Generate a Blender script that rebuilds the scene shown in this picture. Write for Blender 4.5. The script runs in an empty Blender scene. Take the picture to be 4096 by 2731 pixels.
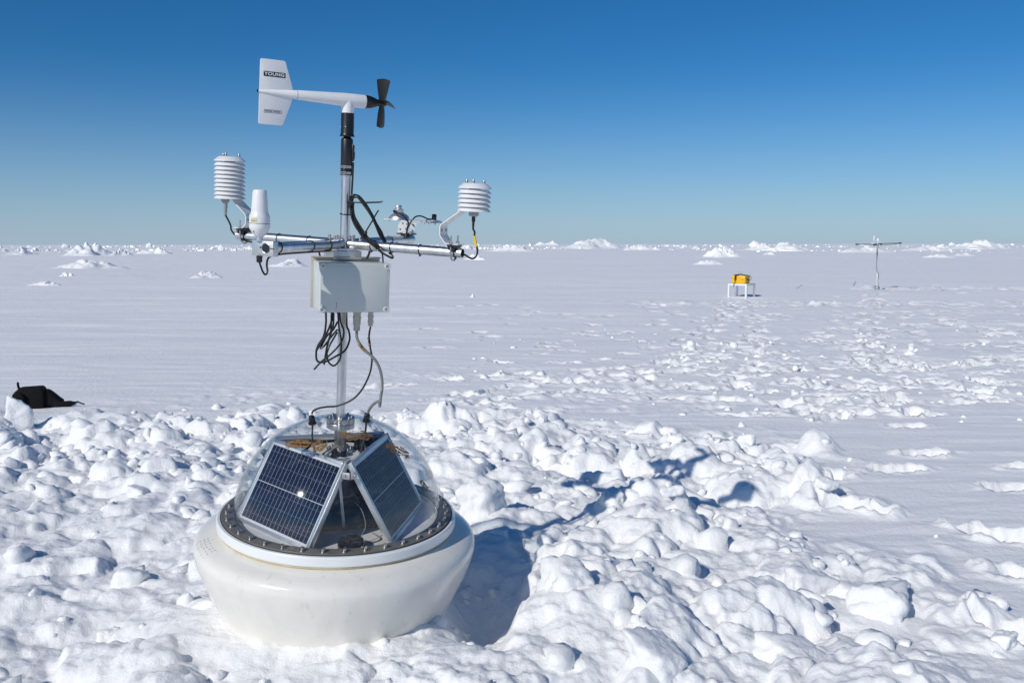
import bpy, bmesh, math, random
import numpy as np
from mathutils import Vector, Matrix, Euler

# ------------------------------------------------------------------ scene, camera, light
sc = bpy.context.scene
COL = sc.collection
R = math.radians
EYE = 1.52
cam_data = bpy.data.cameras.new('camera')
cam = bpy.data.objects.new('camera', cam_data)
COL.objects.link(cam)
cam_data.sensor_width = 36.0
cam_data.lens = 31.64
cam_data.clip_start = 0.05
cam_data.clip_end = 60000.0
cam.location = (0, 0, EYE)
cam.rotation_euler = (R(90 - 6.16), R(0.08), 0)
sc.camera = cam

SUN = Vector((-0.515, -0.655, 0.552)).normalized()          # towards the sun
world = bpy.data.worlds.new('World')
sc.world = world
world.use_nodes = True
wn = world.node_tree.nodes
wl = world.node_tree.links
for n in list(wn):
    wn.remove(n)
w_out = wn.new('ShaderNodeOutputWorld')
w_bg = wn.new('ShaderNodeBackground')
w_sky = wn.new('ShaderNodeTexSky')
w_sky.sky_type = 'NISHITA'
w_sky.sun_disc = False
w_sky.sun_elevation = math.asin(SUN.z)
w_sky.sun_rotation = math.atan2(SUN.x, SUN.y)
w_sky.altitude = 2000.0
w_sky.air_density = 1.0
w_sky.dust_density = 1.0
w_sky.ozone_density = 7.0
w_bg.inputs['Strength'].default_value = 0.080
w_hs = wn.new('ShaderNodeHueSaturation')                     # the camera's rendering of a clear polar sky
w_hs.inputs['Saturation'].default_value = 1.20
w_wb = wn.new('ShaderNodeMix'); w_wb.data_type = 'RGBA'; w_wb.blend_type = 'MULTIPLY'
w_wb.inputs[0].default_value = 1.0
w_wb.inputs[7].default_value = (0.84, 1.02, 1.0, 1)          # white balance
# thin pale-blue haze low over the ice, the same all round the horizon
w_tc = wn.new('ShaderNodeTexCoord'); w_xyz = wn.new('ShaderNodeSeparateXYZ')
w_m1 = wn.new('ShaderNodeMath'); w_m1.operation = 'MULTIPLY_ADD'; w_m1.use_clamp = True
w_m1.inputs[1].default_value = -5.0; w_m1.inputs[2].default_value = 1.0
w_m2 = wn.new('ShaderNodeMath'); w_m2.operation = 'POWER'; w_m2.inputs[1].default_value = 2.0
w_m3 = wn.new('ShaderNodeMath'); w_m3.operation = 'MULTIPLY'; w_m3.inputs[1].default_value = 0.78
w_hz = wn.new('ShaderNodeMix'); w_hz.data_type = 'RGBA'
w_hz.inputs[7].default_value = (4.75, 5.95, 7.7, 1)
wl.new(w_sky.outputs[0], w_hs.inputs['Color'])
wl.new(w_hs.outputs[0], w_wb.inputs[6])
wl.new(w_tc.outputs['Generated'], w_xyz.inputs[0])
wl.new(w_xyz.outputs['Z'], w_m1.inputs[0]); wl.new(w_m1.outputs[0], w_m2.inputs[0]); wl.new(w_m2.outputs[0], w_m3.inputs[0])
wl.new(w_m3.outputs[0], w_hz.inputs[0]); wl.new(w_wb.outputs[2], w_hz.inputs[6])
wl.new(w_hz.outputs[2], w_bg.inputs['Color'])
wl.new(w_bg.outputs[0], w_out.inputs['Surface'])

sun_data = bpy.data.lights.new('sun', 'SUN')
sun = bpy.data.objects.new('sun', sun_data)
COL.objects.link(sun)
sun_data.energy = 3.12
sun_data.angle = R(0.53)
sun_data.color = (1.0, 0.955, 0.88)
sun.rotation_euler = SUN.to_track_quat('Z', 'Y').to_euler()
sun.location = (-6, -6, 8)

sc.view_settings.view_transform = 'Standard'
sc.view_settings.look = 'None'
sc.view_settings.exposure = 0.0
sc.view_settings.gamma = 1.0
sc.view_settings.use_curve_mapping = False
sc.cycles.max_bounces = 10
sc.cycles.diffuse_bounces = 6
sc.cycles.glossy_bounces = 4
sc.cycles.transparent_max_bounces = 16
sc.cycles.use_denoising = True

# ------------------------------------------------------------------ materials
def new_mat(name):
    m = bpy.data.materials.new(name)
    m.use_nodes = True
    nt = m.node_tree
    b = nt.nodes['Principled BSDF']
    return m, nt, b

def noise_node(nt, scale, detail=4.0, rough=0.55, vec=None, dist=0.0):
    n = nt.nodes.new('ShaderNodeTexNoise')
    n.inputs['Scale'].default_value = scale
    n.inputs['Detail'].default_value = detail
    n.inputs['Roughness'].default_value = rough
    n.inputs['Distortion'].default_value = dist
    if vec is not None:
        nt.links.new(vec, n.inputs['Vector'])
    return n

def ramp(nt, fac, stops):
    r = nt.nodes.new('ShaderNodeValToRGB')
    el = r.color_ramp.elements
    while len(el) > 1:
        el.remove(el[0])
    el[0].position, el[0].color = stops[0][0], (*stops[0][1], 1)
    for p, c in stops[1:]:
        e = el.new(p)
        e.color = (*c, 1)
    nt.links.new(fac, r.inputs['Fac'])
    return r

def coords(nt, kind='Object'):
    t = nt.nodes.new('ShaderNodeTexCoord')
    return t.outputs[kind]

def position(nt):
    return nt.nodes.new('ShaderNodeNewGeometry').outputs['Position']

def stretch(nt, vec, s):
    m = nt.nodes.new('ShaderNodeMapping')
    m.inputs['Scale'].default_value = s
    nt.links.new(vec, m.inputs['Vector'])
    return m.outputs['Vector']

def plain(name, col, rough=0.5, metal=0.0, spec=0.5, coat=0.0, var=0.12, vscale=18.0, bump=0.0, bscale=200.0, strx=None):
    """a painted, moulded or metal surface: base colour broken up by fine noise, roughness by another"""
    m, nt, b = new_mat(name)
    v = coords(nt)
    if strx:
        v = stretch(nt, v, strx)
    n1 = noise_node(nt, vscale, 5.0, 0.6, v)
    c0 = tuple(max(0, c * (1 - var)) for c in col)
    c1 = tuple(min(1, c * (1 + var)) for c in col)
    r = ramp(nt, n1.outputs['Fac'], [(0.3, c0), (0.7, c1)])
    nt.links.new(r.outputs['Color'], b.inputs['Base Color'])
    n2 = noise_node(nt, vscale * 2.7, 4.0, 0.6, v)
    mr = nt.nodes.new('ShaderNodeMapRange')
    mr.inputs['To Min'].default_value = max(0.02, rough * 0.75)
    mr.inputs['To Max'].default_value = min(1.0, rough * 1.25)
    nt.links.new(n2.outputs['Fac'], mr.inputs['Value'])
    nt.links.new(mr.outputs['Result'], b.inputs['Roughness'])
    b.inputs['Metallic'].default_value = metal
    b.inputs['Specular IOR Level'].default_value = spec
    b.inputs['Coat Weight'].default_value = coat
    b.inputs['Coat Roughness'].default_value = 0.04
    if bump:
        nb = noise_node(nt, bscale, 3.0, 0.5, v)
        bn = nt.nodes.new('ShaderNodeBump')
        bn.inputs['Strength'].default_value = bump
        bn.inputs['Distance'].default_value = 0.002
        nt.links.new(nb.outputs['Fac'], bn.inputs['Height'])
        nt.links.new(bn.outputs['Normal'], b.inputs['Normal'])
    return m

def snow_material(name, grain=1.0):
    m, nt, b = new_mat(name)
    p = position(nt)
    n1 = noise_node(nt, 1.3, 4.0, 0.6, p)
    r = ramp(nt, n1.outputs['Fac'], [(0.3, (0.925, 0.928, 0.926)), (0.7, (0.95, 0.952, 0.948))])
    nt.links.new(r.outputs['Color'], b.inputs['Base Color'])
    b.inputs['Roughness'].default_value = 0.62
    b.inputs['Specular IOR Level'].default_value = 0.22
    b.inputs['Subsurface Weight'].default_value = 0.35
    b.inputs['Subsurface Radius'].default_value = (1.0, 1.0, 1.0)
    b.inputs['Subsurface Scale'].default_value = 0.012
    f1 = noise_node(nt, 26.0, 6.0, 0.68, p)          # crumbs, a few cm
    f2 = noise_node(nt, 260.0, 3.0, 0.6, p)          # grains
    b1 = nt.nodes.new('ShaderNodeBump')
    b1.inputs['Strength'].default_value = 0.75 * grain
    b1.inputs['Distance'].default_value = 0.014
    nt.links.new(f1.outputs['Fac'], b1.inputs['Height'])
    b2 = nt.nodes.new('ShaderNodeBump')
    b2.inputs['Strength'].default_value = 0.6 * grain
    b2.inputs['Distance'].default_value = 0.0025
    nt.links.new(f2.outputs['Fac'], b2.inputs['Height'])
    nt.links.new(b1.outputs['Normal'], b2.inputs['Normal'])
    nt.links.new(b2.outputs['Normal'], b.inputs['Normal'])
    return m

def hull_material():
    m, nt, b = new_mat('hull_gelcoat')
    v = coords(nt)
    n1 = noise_node(nt, 4.0, 6.0, 0.62, v, 0.8)
    r1 = ramp(nt, n1.outputs['Fac'], [(0.30, (0.745, 0.715, 0.655)), (0.55, (0.81, 0.78, 0.715)), (0.8, (0.83, 0.805, 0.75))])
    n2 = noise_node(nt, 30.0, 6.0, 0.7, stretch(nt, v, (1, 1, 0.25)))           # faint runs and rub marks
    r2 = ramp(nt, n2.outputs['Fac'], [(0.22, (0.80, 0.78, 0.74)), (0.42, (1, 1, 1))])
    n3 = noise_node(nt, 150.0, 3.0, 0.6, v)                                     # specks
    r3 = ramp(nt, n3.outputs['Fac'], [(0.20, (0.62, 0.60, 0.55)), (0.27, (1, 1, 1))])
    src = r1.outputs['Color']
    for rr in (r2, r3):
        mx = nt.nodes.new('ShaderNodeMix'); mx.data_type = 'RGBA'; mx.blend_type = 'MULTIPLY'; mx.inputs[0].default_value = 1.0
        nt.links.new(src, mx.inputs[6]); nt.links.new(rr.outputs['Color'], mx.inputs[7]); src = mx.outputs[2]
    nt.links.new(src, b.inputs['Base Color'])
    mr = nt.nodes.new('ShaderNodeMapRange')
    mr.inputs['To Min'].default_value = 0.09; mr.inputs['To Max'].default_value = 0.26
    nt.links.new(n1.outputs['Fac'], mr.inputs['Value']); nt.links.new(mr.outputs['Result'], b.inputs['Roughness'])
    nb = noise_node(nt, 62.0, 3.0, 0.5, v)
    bn = nt.nodes.new('ShaderNodeBump'); bn.inputs['Strength'].default_value = 0.22; bn.inputs['Distance'].default_value = 0.002
    nt.links.new(nb.outputs['Fac'], bn.inputs['Height']); nt.links.new(bn.outputs['Normal'], b.inputs['Normal'])
    return m

M = {}
M['snow'] = snow_material('snow')
M['snow_far'] = snow_material('wind_packed_snow', 0.5)
M['hull'] = hull_material()
M['collar'] = plain('collar_plastic', (0.80, 0.815, 0.80), 0.32, var=0.02)
M['seal'] = plain('cream_sealant', (0.55, 0.47, 0.30), 0.6, var=0.15, vscale=40)
M['steel'] = plain('stainless_steel', (0.52, 0.50, 0.475), 0.33, 1.0, var=0.10, vscale=60)
M['ring_steel'] = plain('brushed_ring_steel', (0.24, 0.225, 0.205), 0.5, 0.45, var=0.18, vscale=25)
M['alu'] = plain('aluminium_tube', (0.66, 0.67, 0.68), 0.34, 1.0, var=0.16, vscale=14, strx=(3, 3, 0.5), bump=0.06, bscale=160)
M['alu_block'] = plain('milled_aluminium', (0.62, 0.63, 0.63), 0.42, 0.85, var=0.05, vscale=70)
M['frame'] = plain('anodised_frame', (0.62, 0.63, 0.635), 0.36, 0.75, var=0.05)
M['white'] = plain('white_paint', (0.77, 0.77, 0.77), 0.30, var=0.03)
M['white_metal'] = plain('white_powder_coat', (0.78, 0.775, 0.76), 0.40, var=0.04)
M['black'] = plain('black_plastic', (0.012, 0.012, 0.014), 0.35, var=0.2)
M['gloss_black'] = plain('glossy_black_plastic', (0.008, 0.008, 0.010), 0.12, var=0.2)
M['cover'] = plain('smoked_cover', (0.006, 0.007, 0.009), 0.06, spec=0.22, var=0.2)
M['cable'] = plain('black_cable', (0.010, 0.010, 0.011), 0.42, var=0.25)
M['rubber'] = plain('black_rubber', (0.016, 0.016, 0.016), 0.65, var=0.2)
M['grey_cable'] = plain('grey_cable', (0.19, 0.195, 0.19), 0.35, var=0.1)
M['box'] = plain('grey_enclosure', (0.57, 0.60, 0.57), 0.38, var=0.03, vscale=9)
M['box_plate'] = plain('backing_plate', (0.56, 0.53, 0.47), 0.4, 0.2, var=0.06)
M['gland'] = plain('nickel_gland', (0.46, 0.42, 0.36), 0.38, 0.35, var=0.12, vscale=50)
M['grey_gland'] = plain('grey_gland', (0.30, 0.33, 0.35), 0.4, var=0.06)
M['backsheet'] = plain('panel_backsheet', (0.66, 0.67, 0.69), 0.28, coat=0.8, var=0.02)
M['panel_back'] = plain('panel_rear_sheet', (0.010, 0.011, 0.014), 0.14, var=0.15)
M['busbar'] = plain('busbar', (0.20, 0.24, 0.30), 0.4, 0.3, var=0.1)
M['dark'] = plain('dark_housing', (0.015, 0.017, 0.02), 0.3, var=0.2)
M['tape'] = plain('brown_tape', (0.215, 0.118, 0.042), 0.55, var=0.22, vscale=60)
M['yellow'] = plain('yellow_case', (0.84, 0.47, 0.008), 0.38, var=0.04)
M['yellow_tag'] = plain('yellow_tag', (0.80, 0.52, 0.02), 0.45, var=0.08)
M['label'] = plain('pale_yellow_label', (0.62, 0.55, 0.28), 0.5, var=0.1)
M['paper'] = plain('white_label', (0.70, 0.70, 0.68), 0.5, var=0.04)
M['ink'] = plain('dark_print', (0.02, 0.018, 0.018), 0.5, var=0.1)
M['ink_soft'] = plain('faded_ink', (0.22, 0.21, 0.20), 0.6, var=0.1)
M['lacquer'] = plain('white_lacquer', (0.78, 0.775, 0.75), 0.35, var=0.03)
M['nylon'] = plain('black_nylon', (0.009, 0.008, 0.008), 0.8, spec=0.2, var=0.35, vscale=60, bump=0.3, bscale=400)
M['strap'] = plain('dark_red_strap', (0.055, 0.012, 0.008), 0.7, var=0.3)
M['pole_white'] = plain('white_pole', (0.74, 0.74, 0.73), 0.4, var=0.05)
M['cord'] = plain('pale_guy_cord', (0.70, 0.71, 0.70), 0.6, var=0.05)
M['vane_print'] = plain('vane_letter_white', (0.72, 0.74, 0.76), 0.4, var=0.02)

def cell_material():
    m, nt, b = new_mat('silicon_cell')
    v = coords(nt)
    n = nt.nodes.new('ShaderNodeTexVoronoi')
    n.inputs['Scale'].default_value = 95.0
    nt.links.new(v, n.inputs['Vector'])
    r = ramp(nt, n.outputs['Distance'], [(0.0, (0.0040, 0.0075, 0.026)), (1.0, (0.0075, 0.0135, 0.042))])
    nt.links.new(r.outputs['Color'], b.inputs['Base Color'])
    b.inputs['Roughness'].default_value = 0.35
    b.inputs['Coat Weight'].default_value = 0.26
    b.inputs['Specular IOR Level'].default_value = 0.08
    b.inputs['Coat Roughness'].default_value = 0.02
    return m
M['cell'] = cell_material()

def acrylic():
    """thin clear acrylic: passes light straight, mirrors by Fresnel, faint scuffs"""
    m, nt, b = new_mat('clear_acrylic')
    nt.nodes.remove(b)
    out = nt.nodes['Material Output']
    tr = nt.nodes.new('ShaderNodeBsdfTransparent')
    tr.inputs['Color'].default_value = (0.975, 0.982, 0.985, 1)
    gl = nt.nodes.new('ShaderNodeBsdfGlossy')
    gl.inputs['Roughness'].default_value = 0.065
    lw = nt.nodes.new('ShaderNodeLayerWeight')               # Schlick: the same from both sides of the sheet
    lw.inputs['Blend'].default_value = 0.5
    p5 = nt.nodes.new('ShaderNodeMath'); p5.operation = 'POWER'; p5.inputs[1].default_value = 5.0
    fr = nt.nodes.new('ShaderNodeMath'); fr.operation = 'MULTIPLY_ADD'
    fr.inputs[1].default_value = 0.96; fr.inputs[2].default_value = 0.032
    nt.links.new(lw.outputs['Facing'], p5.inputs[0]); nt.links.new(p5.outputs[0], fr.inputs[0])
    df = nt.nodes.new('ShaderNodeBsdfDiffuse')
    df.inputs['Color'].default_value = (0.8, 0.82, 0.84, 1)
    mx = nt.nodes.new('ShaderNodeMixShader')
    nt.links.new(fr.outputs[0], mx.inputs[0])
    nt.links.new(tr.outputs[0], mx.inputs[1])
    nt.links.new(gl.outputs[0], mx.inputs[2])
    v = coords(nt)
    n = noise_node(nt, 9.0, 8.0, 0.75, stretch(nt, v, (1, 1, 3)), 1.5)
    mr = nt.nodes.new('ShaderNodeMapRange')
    mr.inputs['From Min'].default_value = 0.52
    mr.inputs['From Max'].default_value = 0.85
    mr.inputs['To Min'].default_value = 0.004
    mr.inputs['To Max'].default_value = 0.06
    nt.links.new(n.outputs['Fac'], mr.inputs['Value'])
    m2 = nt.nodes.new('ShaderNodeMixShader')
    nt.links.new(mr.outputs['Result'], m2.inputs[0])
    nt.links.new(mx.outputs[0], m2.inputs[1])
    nt.links.new(df.outputs[0], m2.inputs[2])
    nt.links.new(m2.outputs[0], out.inputs['Surface'])
    return m
M['acrylic'] = acrylic()

# ------------------------------------------------------------------ numpy noise
def _hash(ix, iy, seed):
    h = (ix.astype(np.int64) * 374761393 + iy.astype(np.int64) * 668265263 + seed * 2246822519) & 0xFFFFFFFF
    h = ((h ^ (h >> 13)) * 1274126177) & 0xFFFFFFFF
    h = ((h ^ (h >> 16)) * 2654435761) & 0xFFFFFFFF
    h = h ^ (h >> 15)
    return (h & 0xFFFFFF) / float(0x1000000)

def perlin(x, y, seed=0):
    ix = np.floor(x); iy = np.floor(y)
    fx = x - ix; fy = y - iy
    u = fx * fx * fx * (fx * (fx * 6 - 15) + 10)
    v = fy * fy * fy * (fy * (fy * 6 - 15) + 10)
    def g(dx, dy):
        a = _hash(ix + dx, iy + dy, seed) * 2 * np.pi
        return np.cos(a) * (fx - dx) + np.sin(a) * (fy - dy)
    n0 = g(0, 0) * (1 - u) + g(1, 0) * u
    n1 = g(0, 1) * (1 - u) + g(1, 1) * u
    return (n0 * (1 - v) + n1 * v) * 1.5

def fbm(x, y, seed=0, octaves=4, gain=0.5):
    s = 0; a = 1.0; f = 1.0
    for o in range(octaves):
        s = s + a * perlin(x * f, y * f, seed + o * 17)
        a *= gain; f *= 2.03
    return s

def value3(p, seed):
    i = np.floor(p); f = p - i
    f = f * f * (3 - 2 * f)
    out = 0
    for dx in (0, 1):
        for dy in (0, 1):
            for dz in (0, 1):
                w = (f[:, 0] if dx else 1 - f[:, 0]) * (f[:, 1] if dy else 1 - f[:, 1]) * (f[:, 2] if dz else 1 - f[:, 2])
                out = out + w * _hash(i[:, 0] + dx + 57 * (i[:, 2] + dz), i[:, 1] + dy - 131 * (i[:, 2] + dz), seed)
    return out * 2 - 1

def smooth(e0, e1, x):
    t = np.clip((x - e0) / (e1 - e0), 0, 1)
    return t * t * (3 - 2 * t)

def lumps(x, y, cell, seed, rr, hh, prob=1.0, p=2.6, edge=0.62):
    """overlapping tilted rounded blocks on a jittered grid, combined by max"""
    ix = np.floor(x / cell); iy = np.floor(y / cell)
    out = np.zeros_like(x)
    for dx in (-1, 0, 1):
        for dy in (-1, 0, 1):
            cx = ix + dx; cy = iy + dy
            h = lambda k: _hash(cx, cy, seed + k * 101)
            px = (cx + h(1)) * cell; py = (cy + h(2)) * cell
            a = cell * (rr[0] + (rr[1] - rr[0]) * h(3))
            b = a * (0.55 + 0.45 * h(4))
            H = hh[0] + (hh[1] - hh[0]) * h(5) ** 1.6
            t = h(6) * np.pi
            c, s = np.cos(t), np.sin(t)
            u = ((x - px) * c + (y - py) * s) / a
            v = (-(x - px) * s + (y - py) * c) / b
            q = np.abs(u) ** p + np.abs(v) ** p
            z = H * np.maximum(0, 1 - q) ** edge * (1 + 0.35 * (h(7) - 0.5) * u * 2 + 0.35 * (h(8) - 0.5) * v * 2)
            z = np.where(h(9) < prob, z, 0)
            out = np.maximum(out, z)
    return out

# ------------------------------------------------------------------ the shape of the snow
RUBBLE = np.array([(-9, 8.0), (-5.2, 7.75), (-4.0, 7.6), (-2.2, 7.9), (-0.4, 7.75), (1.0, 7.5), (2.1, 6.7), (2.0, 5.9), (1.75, 4.9),
                   (1.78, 4.2), (1.84, 3.6), (1.48, 3.0), (1.1, 1.4), (0.0, 0.2), (-4, -0.5), (-9, 1.5)])
BX, BY = -0.72, 3.585                                         # where the buoy's axis meets the snow

def poly_sd(x, y, P):
    d = np.full_like(x, 1e9); inside = np.zeros(x.shape, bool)
    n = len(P)
    for i in range(n):
        ax, ay = P[i]; bx, by = P[(i + 1) % n]
        ex, ey = bx - ax, by - ay
        t = np.clip(((x - ax) * ex + (y - ay) * ey) / (ex * ex + ey * ey), 0, 1)
        d = np.minimum(d, np.hypot(x - ax - t * ex, y - ay - t * ey))
        cond = ((ay <= y) != (by <= y))
        xi = ax + (y - ay) / np.where(ey == 0, 1e-9, ey) * ex
        inside ^= cond & (x < xi)
    return np.where(inside, -d, d)

def rubble_mask(x, y):
    sd = poly_sd(x, y, RUBBLE) + 0.42 * fbm(x * 1.2, y * 1.2, 5, 4)
    return 1 - smooth(-0.30, 0.32, sd)

rng = np.random.default_rng(7)
prints = []                                                     # x, y, along, across, turn, depth
for (x, y, a, t, d) in [(1.95, 5.05, .22, 2.6, .10), (2.55, 4.55, .24, 2.5, .12), (2.45, 3.92, .25, 2.55, .11), (3.1, 5.5, .20, .2, .06),
                        (3.0, 6.4, .22, .1, .07), (2.6, 5.95, .2, .1, .06), (3.3, 7.4, .2, .1, .06), (2.05, 5.75, .2, .3, .08),
                        (3.45, 4.95, .24, .35, .08), (2.95, 4.75, .16, .5, .07), (2.0, 3.35, .2, 2.4, .13), (3.5, 6.0, .2, .0, .05)]:
    prints.append((x, y, a, a * .42, t, d))
def trail(x0, y0, x1, y1, n, side, jit, d):
    for k in range(n):
        f = (k + .5) / n
        s = side if k % 2 else -side
        L = math.hypot(x1 - x0, y1 - y0)
        nx, ny = -(y1 - y0) / L, (x1 - x0) / L
        prints.append((x0 + (x1 - x0) * f + nx * s + rng.normal(0, jit), y0 + (y1 - y0) * f + ny * s + rng.normal(0, jit),
                       rng.uniform(.16, .25), rng.uniform(.07, .11), 0.55 * math.atan2(y1 - y0, x1 - x0) + rng.normal(0, .3), d * rng.uniform(.7, 1.3)))
trail(2.6, 7.5, 6.2, 24.5, 34, .16, .10, .09)
trail(1.2, 8.4, 5.8, 23.8, 30, .16, .12, .09)
trail(3.4, 8.0, 11.5, 29.0, 46, .16, .14, .09)
trail(-.6, 8.6, 3.8, 13.0, 14, .16, .14, .06)
trail(7.2, 9.0, 9.8, 26.0, 30, .18, .2, .07)
trail(2.4, 10.5, 9.0, 12.5, 16, .2, .2, .07)
trail(2.2, 13.5, 9.5, 17.5, 20, .2, .25, .06)
trail(-1.6, 9.6, 2.6, 11.2, 12, .2, .2, .05)
for k in range(380):
    y = 7.9 + 15 * rng.random() ** 1.4
    x = y * (rng.uniform(-.10, .58) if rng.random() < .5 else rng.uniform(.22, .60))
    prints.append((x, y, rng.uniform(.12, .24), rng.uniform(.06, .11), rng.uniform(-.8, .8), rng.uniform(.03, .075)))
for k in range(70):
    prints.append((rng.uniform(3.0, 15), 22.6 + rng.normal(0, .8) + rng.uniform(0, .6), rng.uniform(.14, .28), rng.uniform(.07, .12), rng.uniform(-.6, .6), rng.uniform(.05, .10)))
for k in range(45):
    prints.append((rng.uniform(11, 18), 30.5 + rng.normal(0, 1.4), rng.uniform(.14, .3), rng.uniform(.08, .14), rng.uniform(-.6, .6), rng.uniform(.05, .11)))

def snow_height(x, y):
    x = np.asarray(x, float); y = np.asarray(y, float)
    d = np.hypot(x, y)
    z = 0.035 * fbm(x * 0.05 + 3, y * 0.09, 11, 3) * smooth(6, 30, d)
    z += 0.10 * fbm(x * 0.03, y * 0.07 + 9, 12, 3) * smooth(30, 90, d)
    z += 0.35 * fbm(x * 0.012, y * 0.03 + 4, 13, 3) * smooth(120, 400, d)
    # wind-cut streaks lying across the view
    z += 0.042 * fbm(x * 0.07 + 0.02 * y, y * 0.42, 25, 4, .58) * smooth(8, 18, d) * (1 - smooth(150, 300, d))
    z += 0.10 * np.maximum(0, fbm(x * 0.035, y * 0.13, 26, 3)) * smooth(28, 60, d) * (1 - smooth(200, 400, d))
    wx = x + 0.25 * perlin(x * 0.6, y * 0.6, 21)
    z += 0.010 * (1 - np.abs(fbm(wx * 0.33, y * 1.25, 22, 3))) * smooth(3, 6, d)
    z += 0.0075 * fbm(wx * 0.9, y * 4.6, 23, 4) * (1 - smooth(18, 45, d))
    z += 0.0016 * fbm(x * 5, y * 17.0, 24, 2) * (1 - smooth(7, 14, d))
    # trampled ground right of and beyond the rubble
    tr = smooth(7.2, 8.6, y - 0.12 * x) * (1 - smooth(9.0, 12.5, y - 0.25 * x)) * smooth(-5.5, -1.0, x)
    tr = np.maximum(tr, smooth(2.6, 4.2, x - 0.14 * (y - 9)) * smooth(7.8, 9.2, y) * (1 - smooth(12.0, 18.0, y)))
    tr = np.maximum(tr, 1.0 * smooth(2.0, 4.5, x) * np.exp(-((y - 23.2) / 1.2) ** 2) * (1 - smooth(15, 17, x)))
    tr = np.maximum(tr, 0.9 * np.exp(-((y - 30.6) / 1.5) ** 2) * smooth(10.5, 12.5, x))
    tr = tr * smooth(-0.15, 0.35, fbm(x * 0.55, y * 0.9, 31, 3) + 0.12)
    near = d < 45
    tz = np.zeros_like(x)
    if near.any():
        xn, yn = x[near], y[near]
        w = 0.05 * fbm(xn * 3, yn * 3, 33, 2)
        tz[near] = (0.24 + 0.5 * smooth(14, 20, yn)) * lumps(xn + w, yn, 0.34, 34, (.25, .6), (.02, .11), 0.65) + 0.55 * lumps(xn - w, yn + w, 0.13, 35, (.3, .6), (.01, .045), 0.7) - 0.02
    z += tr * tz * (1 + 0.9 * smooth(14, 20, y))
    # boot holes
    for (px, py, a, b, t, dep) in prints:
        sel = (np.abs(x - px) < a * 1.7) & (np.abs(y - py) < a * 1.7)
        if not sel.any():
            continue
        c, s = math.cos(t), math.sin(t)
        u = ((x[sel] - px) * c + (y[sel] - py) * s) / a
        v = (-(x[sel] - px) * s + (y[sel] - py) * c) / b
        q = np.sqrt(u * u + v * v) + 0.30 * perlin(x[sel] * 7, y[sel] * 7, 41) + 0.22 * perlin(x[sel] * 19, y[sel] * 19, 42)
        z[sel] += -dep * (1 - smooth(0.62, 1.0, q)) + dep * (0.20 + 0.35 * perlin(x[sel] * 11, y[sel] * 11, 43)) * np.exp(-((q - 1.18) / 0.20) ** 2)
    # the dug-up rubble round the buoy
    m = rubble_mask(x, y)
    act = m > 0.001
    if act.any():
        xa, ya, ma = x[act], y[act], m[act]
        w1 = 0.07 * fbm(xa * 2.2, ya * 2.2, 51, 3); w2 = 0.07 * fbm(xa * 2.2, ya * 2.2, 61, 3)
        w3 = 0.022 * fbm(xa * 9, ya * 9, 58, 2); w4 = 0.022 * fbm(xa * 9, ya * 9, 59, 2)
        xw, yw = xa + w1 + w3, ya + w2 + w4
        crumb = 1 + 0.22 * fbm(xa * 7, ya * 7, 62, 3)
        # soft trodden heaps near and left, blocky spoil towards the far rim and the right
        hardness = np.clip(0.42 + 0.70 * smooth(4.4, 6.4, ya) + 0.42 * smooth(-0.3, 0.5, xa) + 0.25 * fbm(xa * .9, ya * .9, 63, 2), 0, 1)
        s1 = lumps(xw, yw, 0.74, 64, (.45, .85), (.02, .13), 0.85, 2.0, 1.25)
        s2 = lumps(xw, yw, 0.30, 65, (.42, .80), (.02, .085), 0.92, 2.2, 0.75)
        s3 = lumps(xw + .4 * w2, yw - .4 * w1, 0.15, 66, (.40, .78), (.008, .045), 0.85, 2.2, 0.75)
        s4 = lumps(xa + .5 * w3, ya + .5 * w4, 0.065, 67, (.35, .75), (.003, .018), 0.75, 2.0, 0.9)
        soft = 0.9 * s1 + 1.25 * s2 + 0.95 * s3 + 0.55 * s4 + 0.014 * fbm(xa * 8, ya * 8, 56, 4, .6) + 0.05 * fbm(xa * .8, ya * .8, 57, 2)
        big = lumps(xw, yw, 0.62, 52, (.35, .72), (.05, .24), 0.8, 3.2, 0.5)
        mid = lumps(xw, yw, 0.31, 53, (.35, .75), (.03, .14), 0.85, 3.0, 0.5)
        sml = lumps(xw + .4 * w2, yw - .4 * w1, 0.14, 54, (.35, .75), (.012, .06), 0.8, 2.6, 0.55)
        tin = lumps(xa + .5 * w3, ya + .5 * w4, 0.06, 55, (.35, .75), (.004, .020), 0.75, 2.3, 0.7)
        hard = 0.52 * big + 0.80 * mid * crumb + 0.46 * sml + 0.40 * tin + 0.016 * fbm(xa * 9, ya * 9, 56, 4, .6) + 0.05 * fbm(xa * .8, ya * .8, 57, 2)
        lz = (soft + (hard - soft) * hardness) * 0.97
        rb = np.hypot(xa - BX, ya - BY)
        calm = smooth(0.42, 0.95, rb)
        lz = lz * (0.55 + 0.45 * calm) + 0.062 * np.exp(-((rb - 0.42) / 0.26) ** 2)
        # scooped hollow on the buoy's lee side, and the wall that closes it on the right
        hol = np.exp(-(((xa - (-0.13)) / 0.17) ** 2 + ((ya - 3.66) / 0.34) ** 2))
        lz = lz - 0.22 * hol
        wall = smooth(-0.03, 0.08, xa - 0.15 * (ya - 3.5) + 0.05 * fbm(xa * 6, ya * 6, 68, 2)) * (1 - smooth(0.35, 1.0, xa)) * np.exp(-((ya - 3.55) / 0.42) ** 2)
        lz += 0.13 * wall
        front = np.exp(-(((xa - 0.05) / 0.5) ** 2 + ((ya - 2.98) / 0.22) ** 2))
        lz += 0.05 * front
        z[act] += ma * (lz - 0.015)
    return z

def snow_at(x, y):
    return float(snow_height(np.array([x], float), np.array([y], float))[0])

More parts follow.
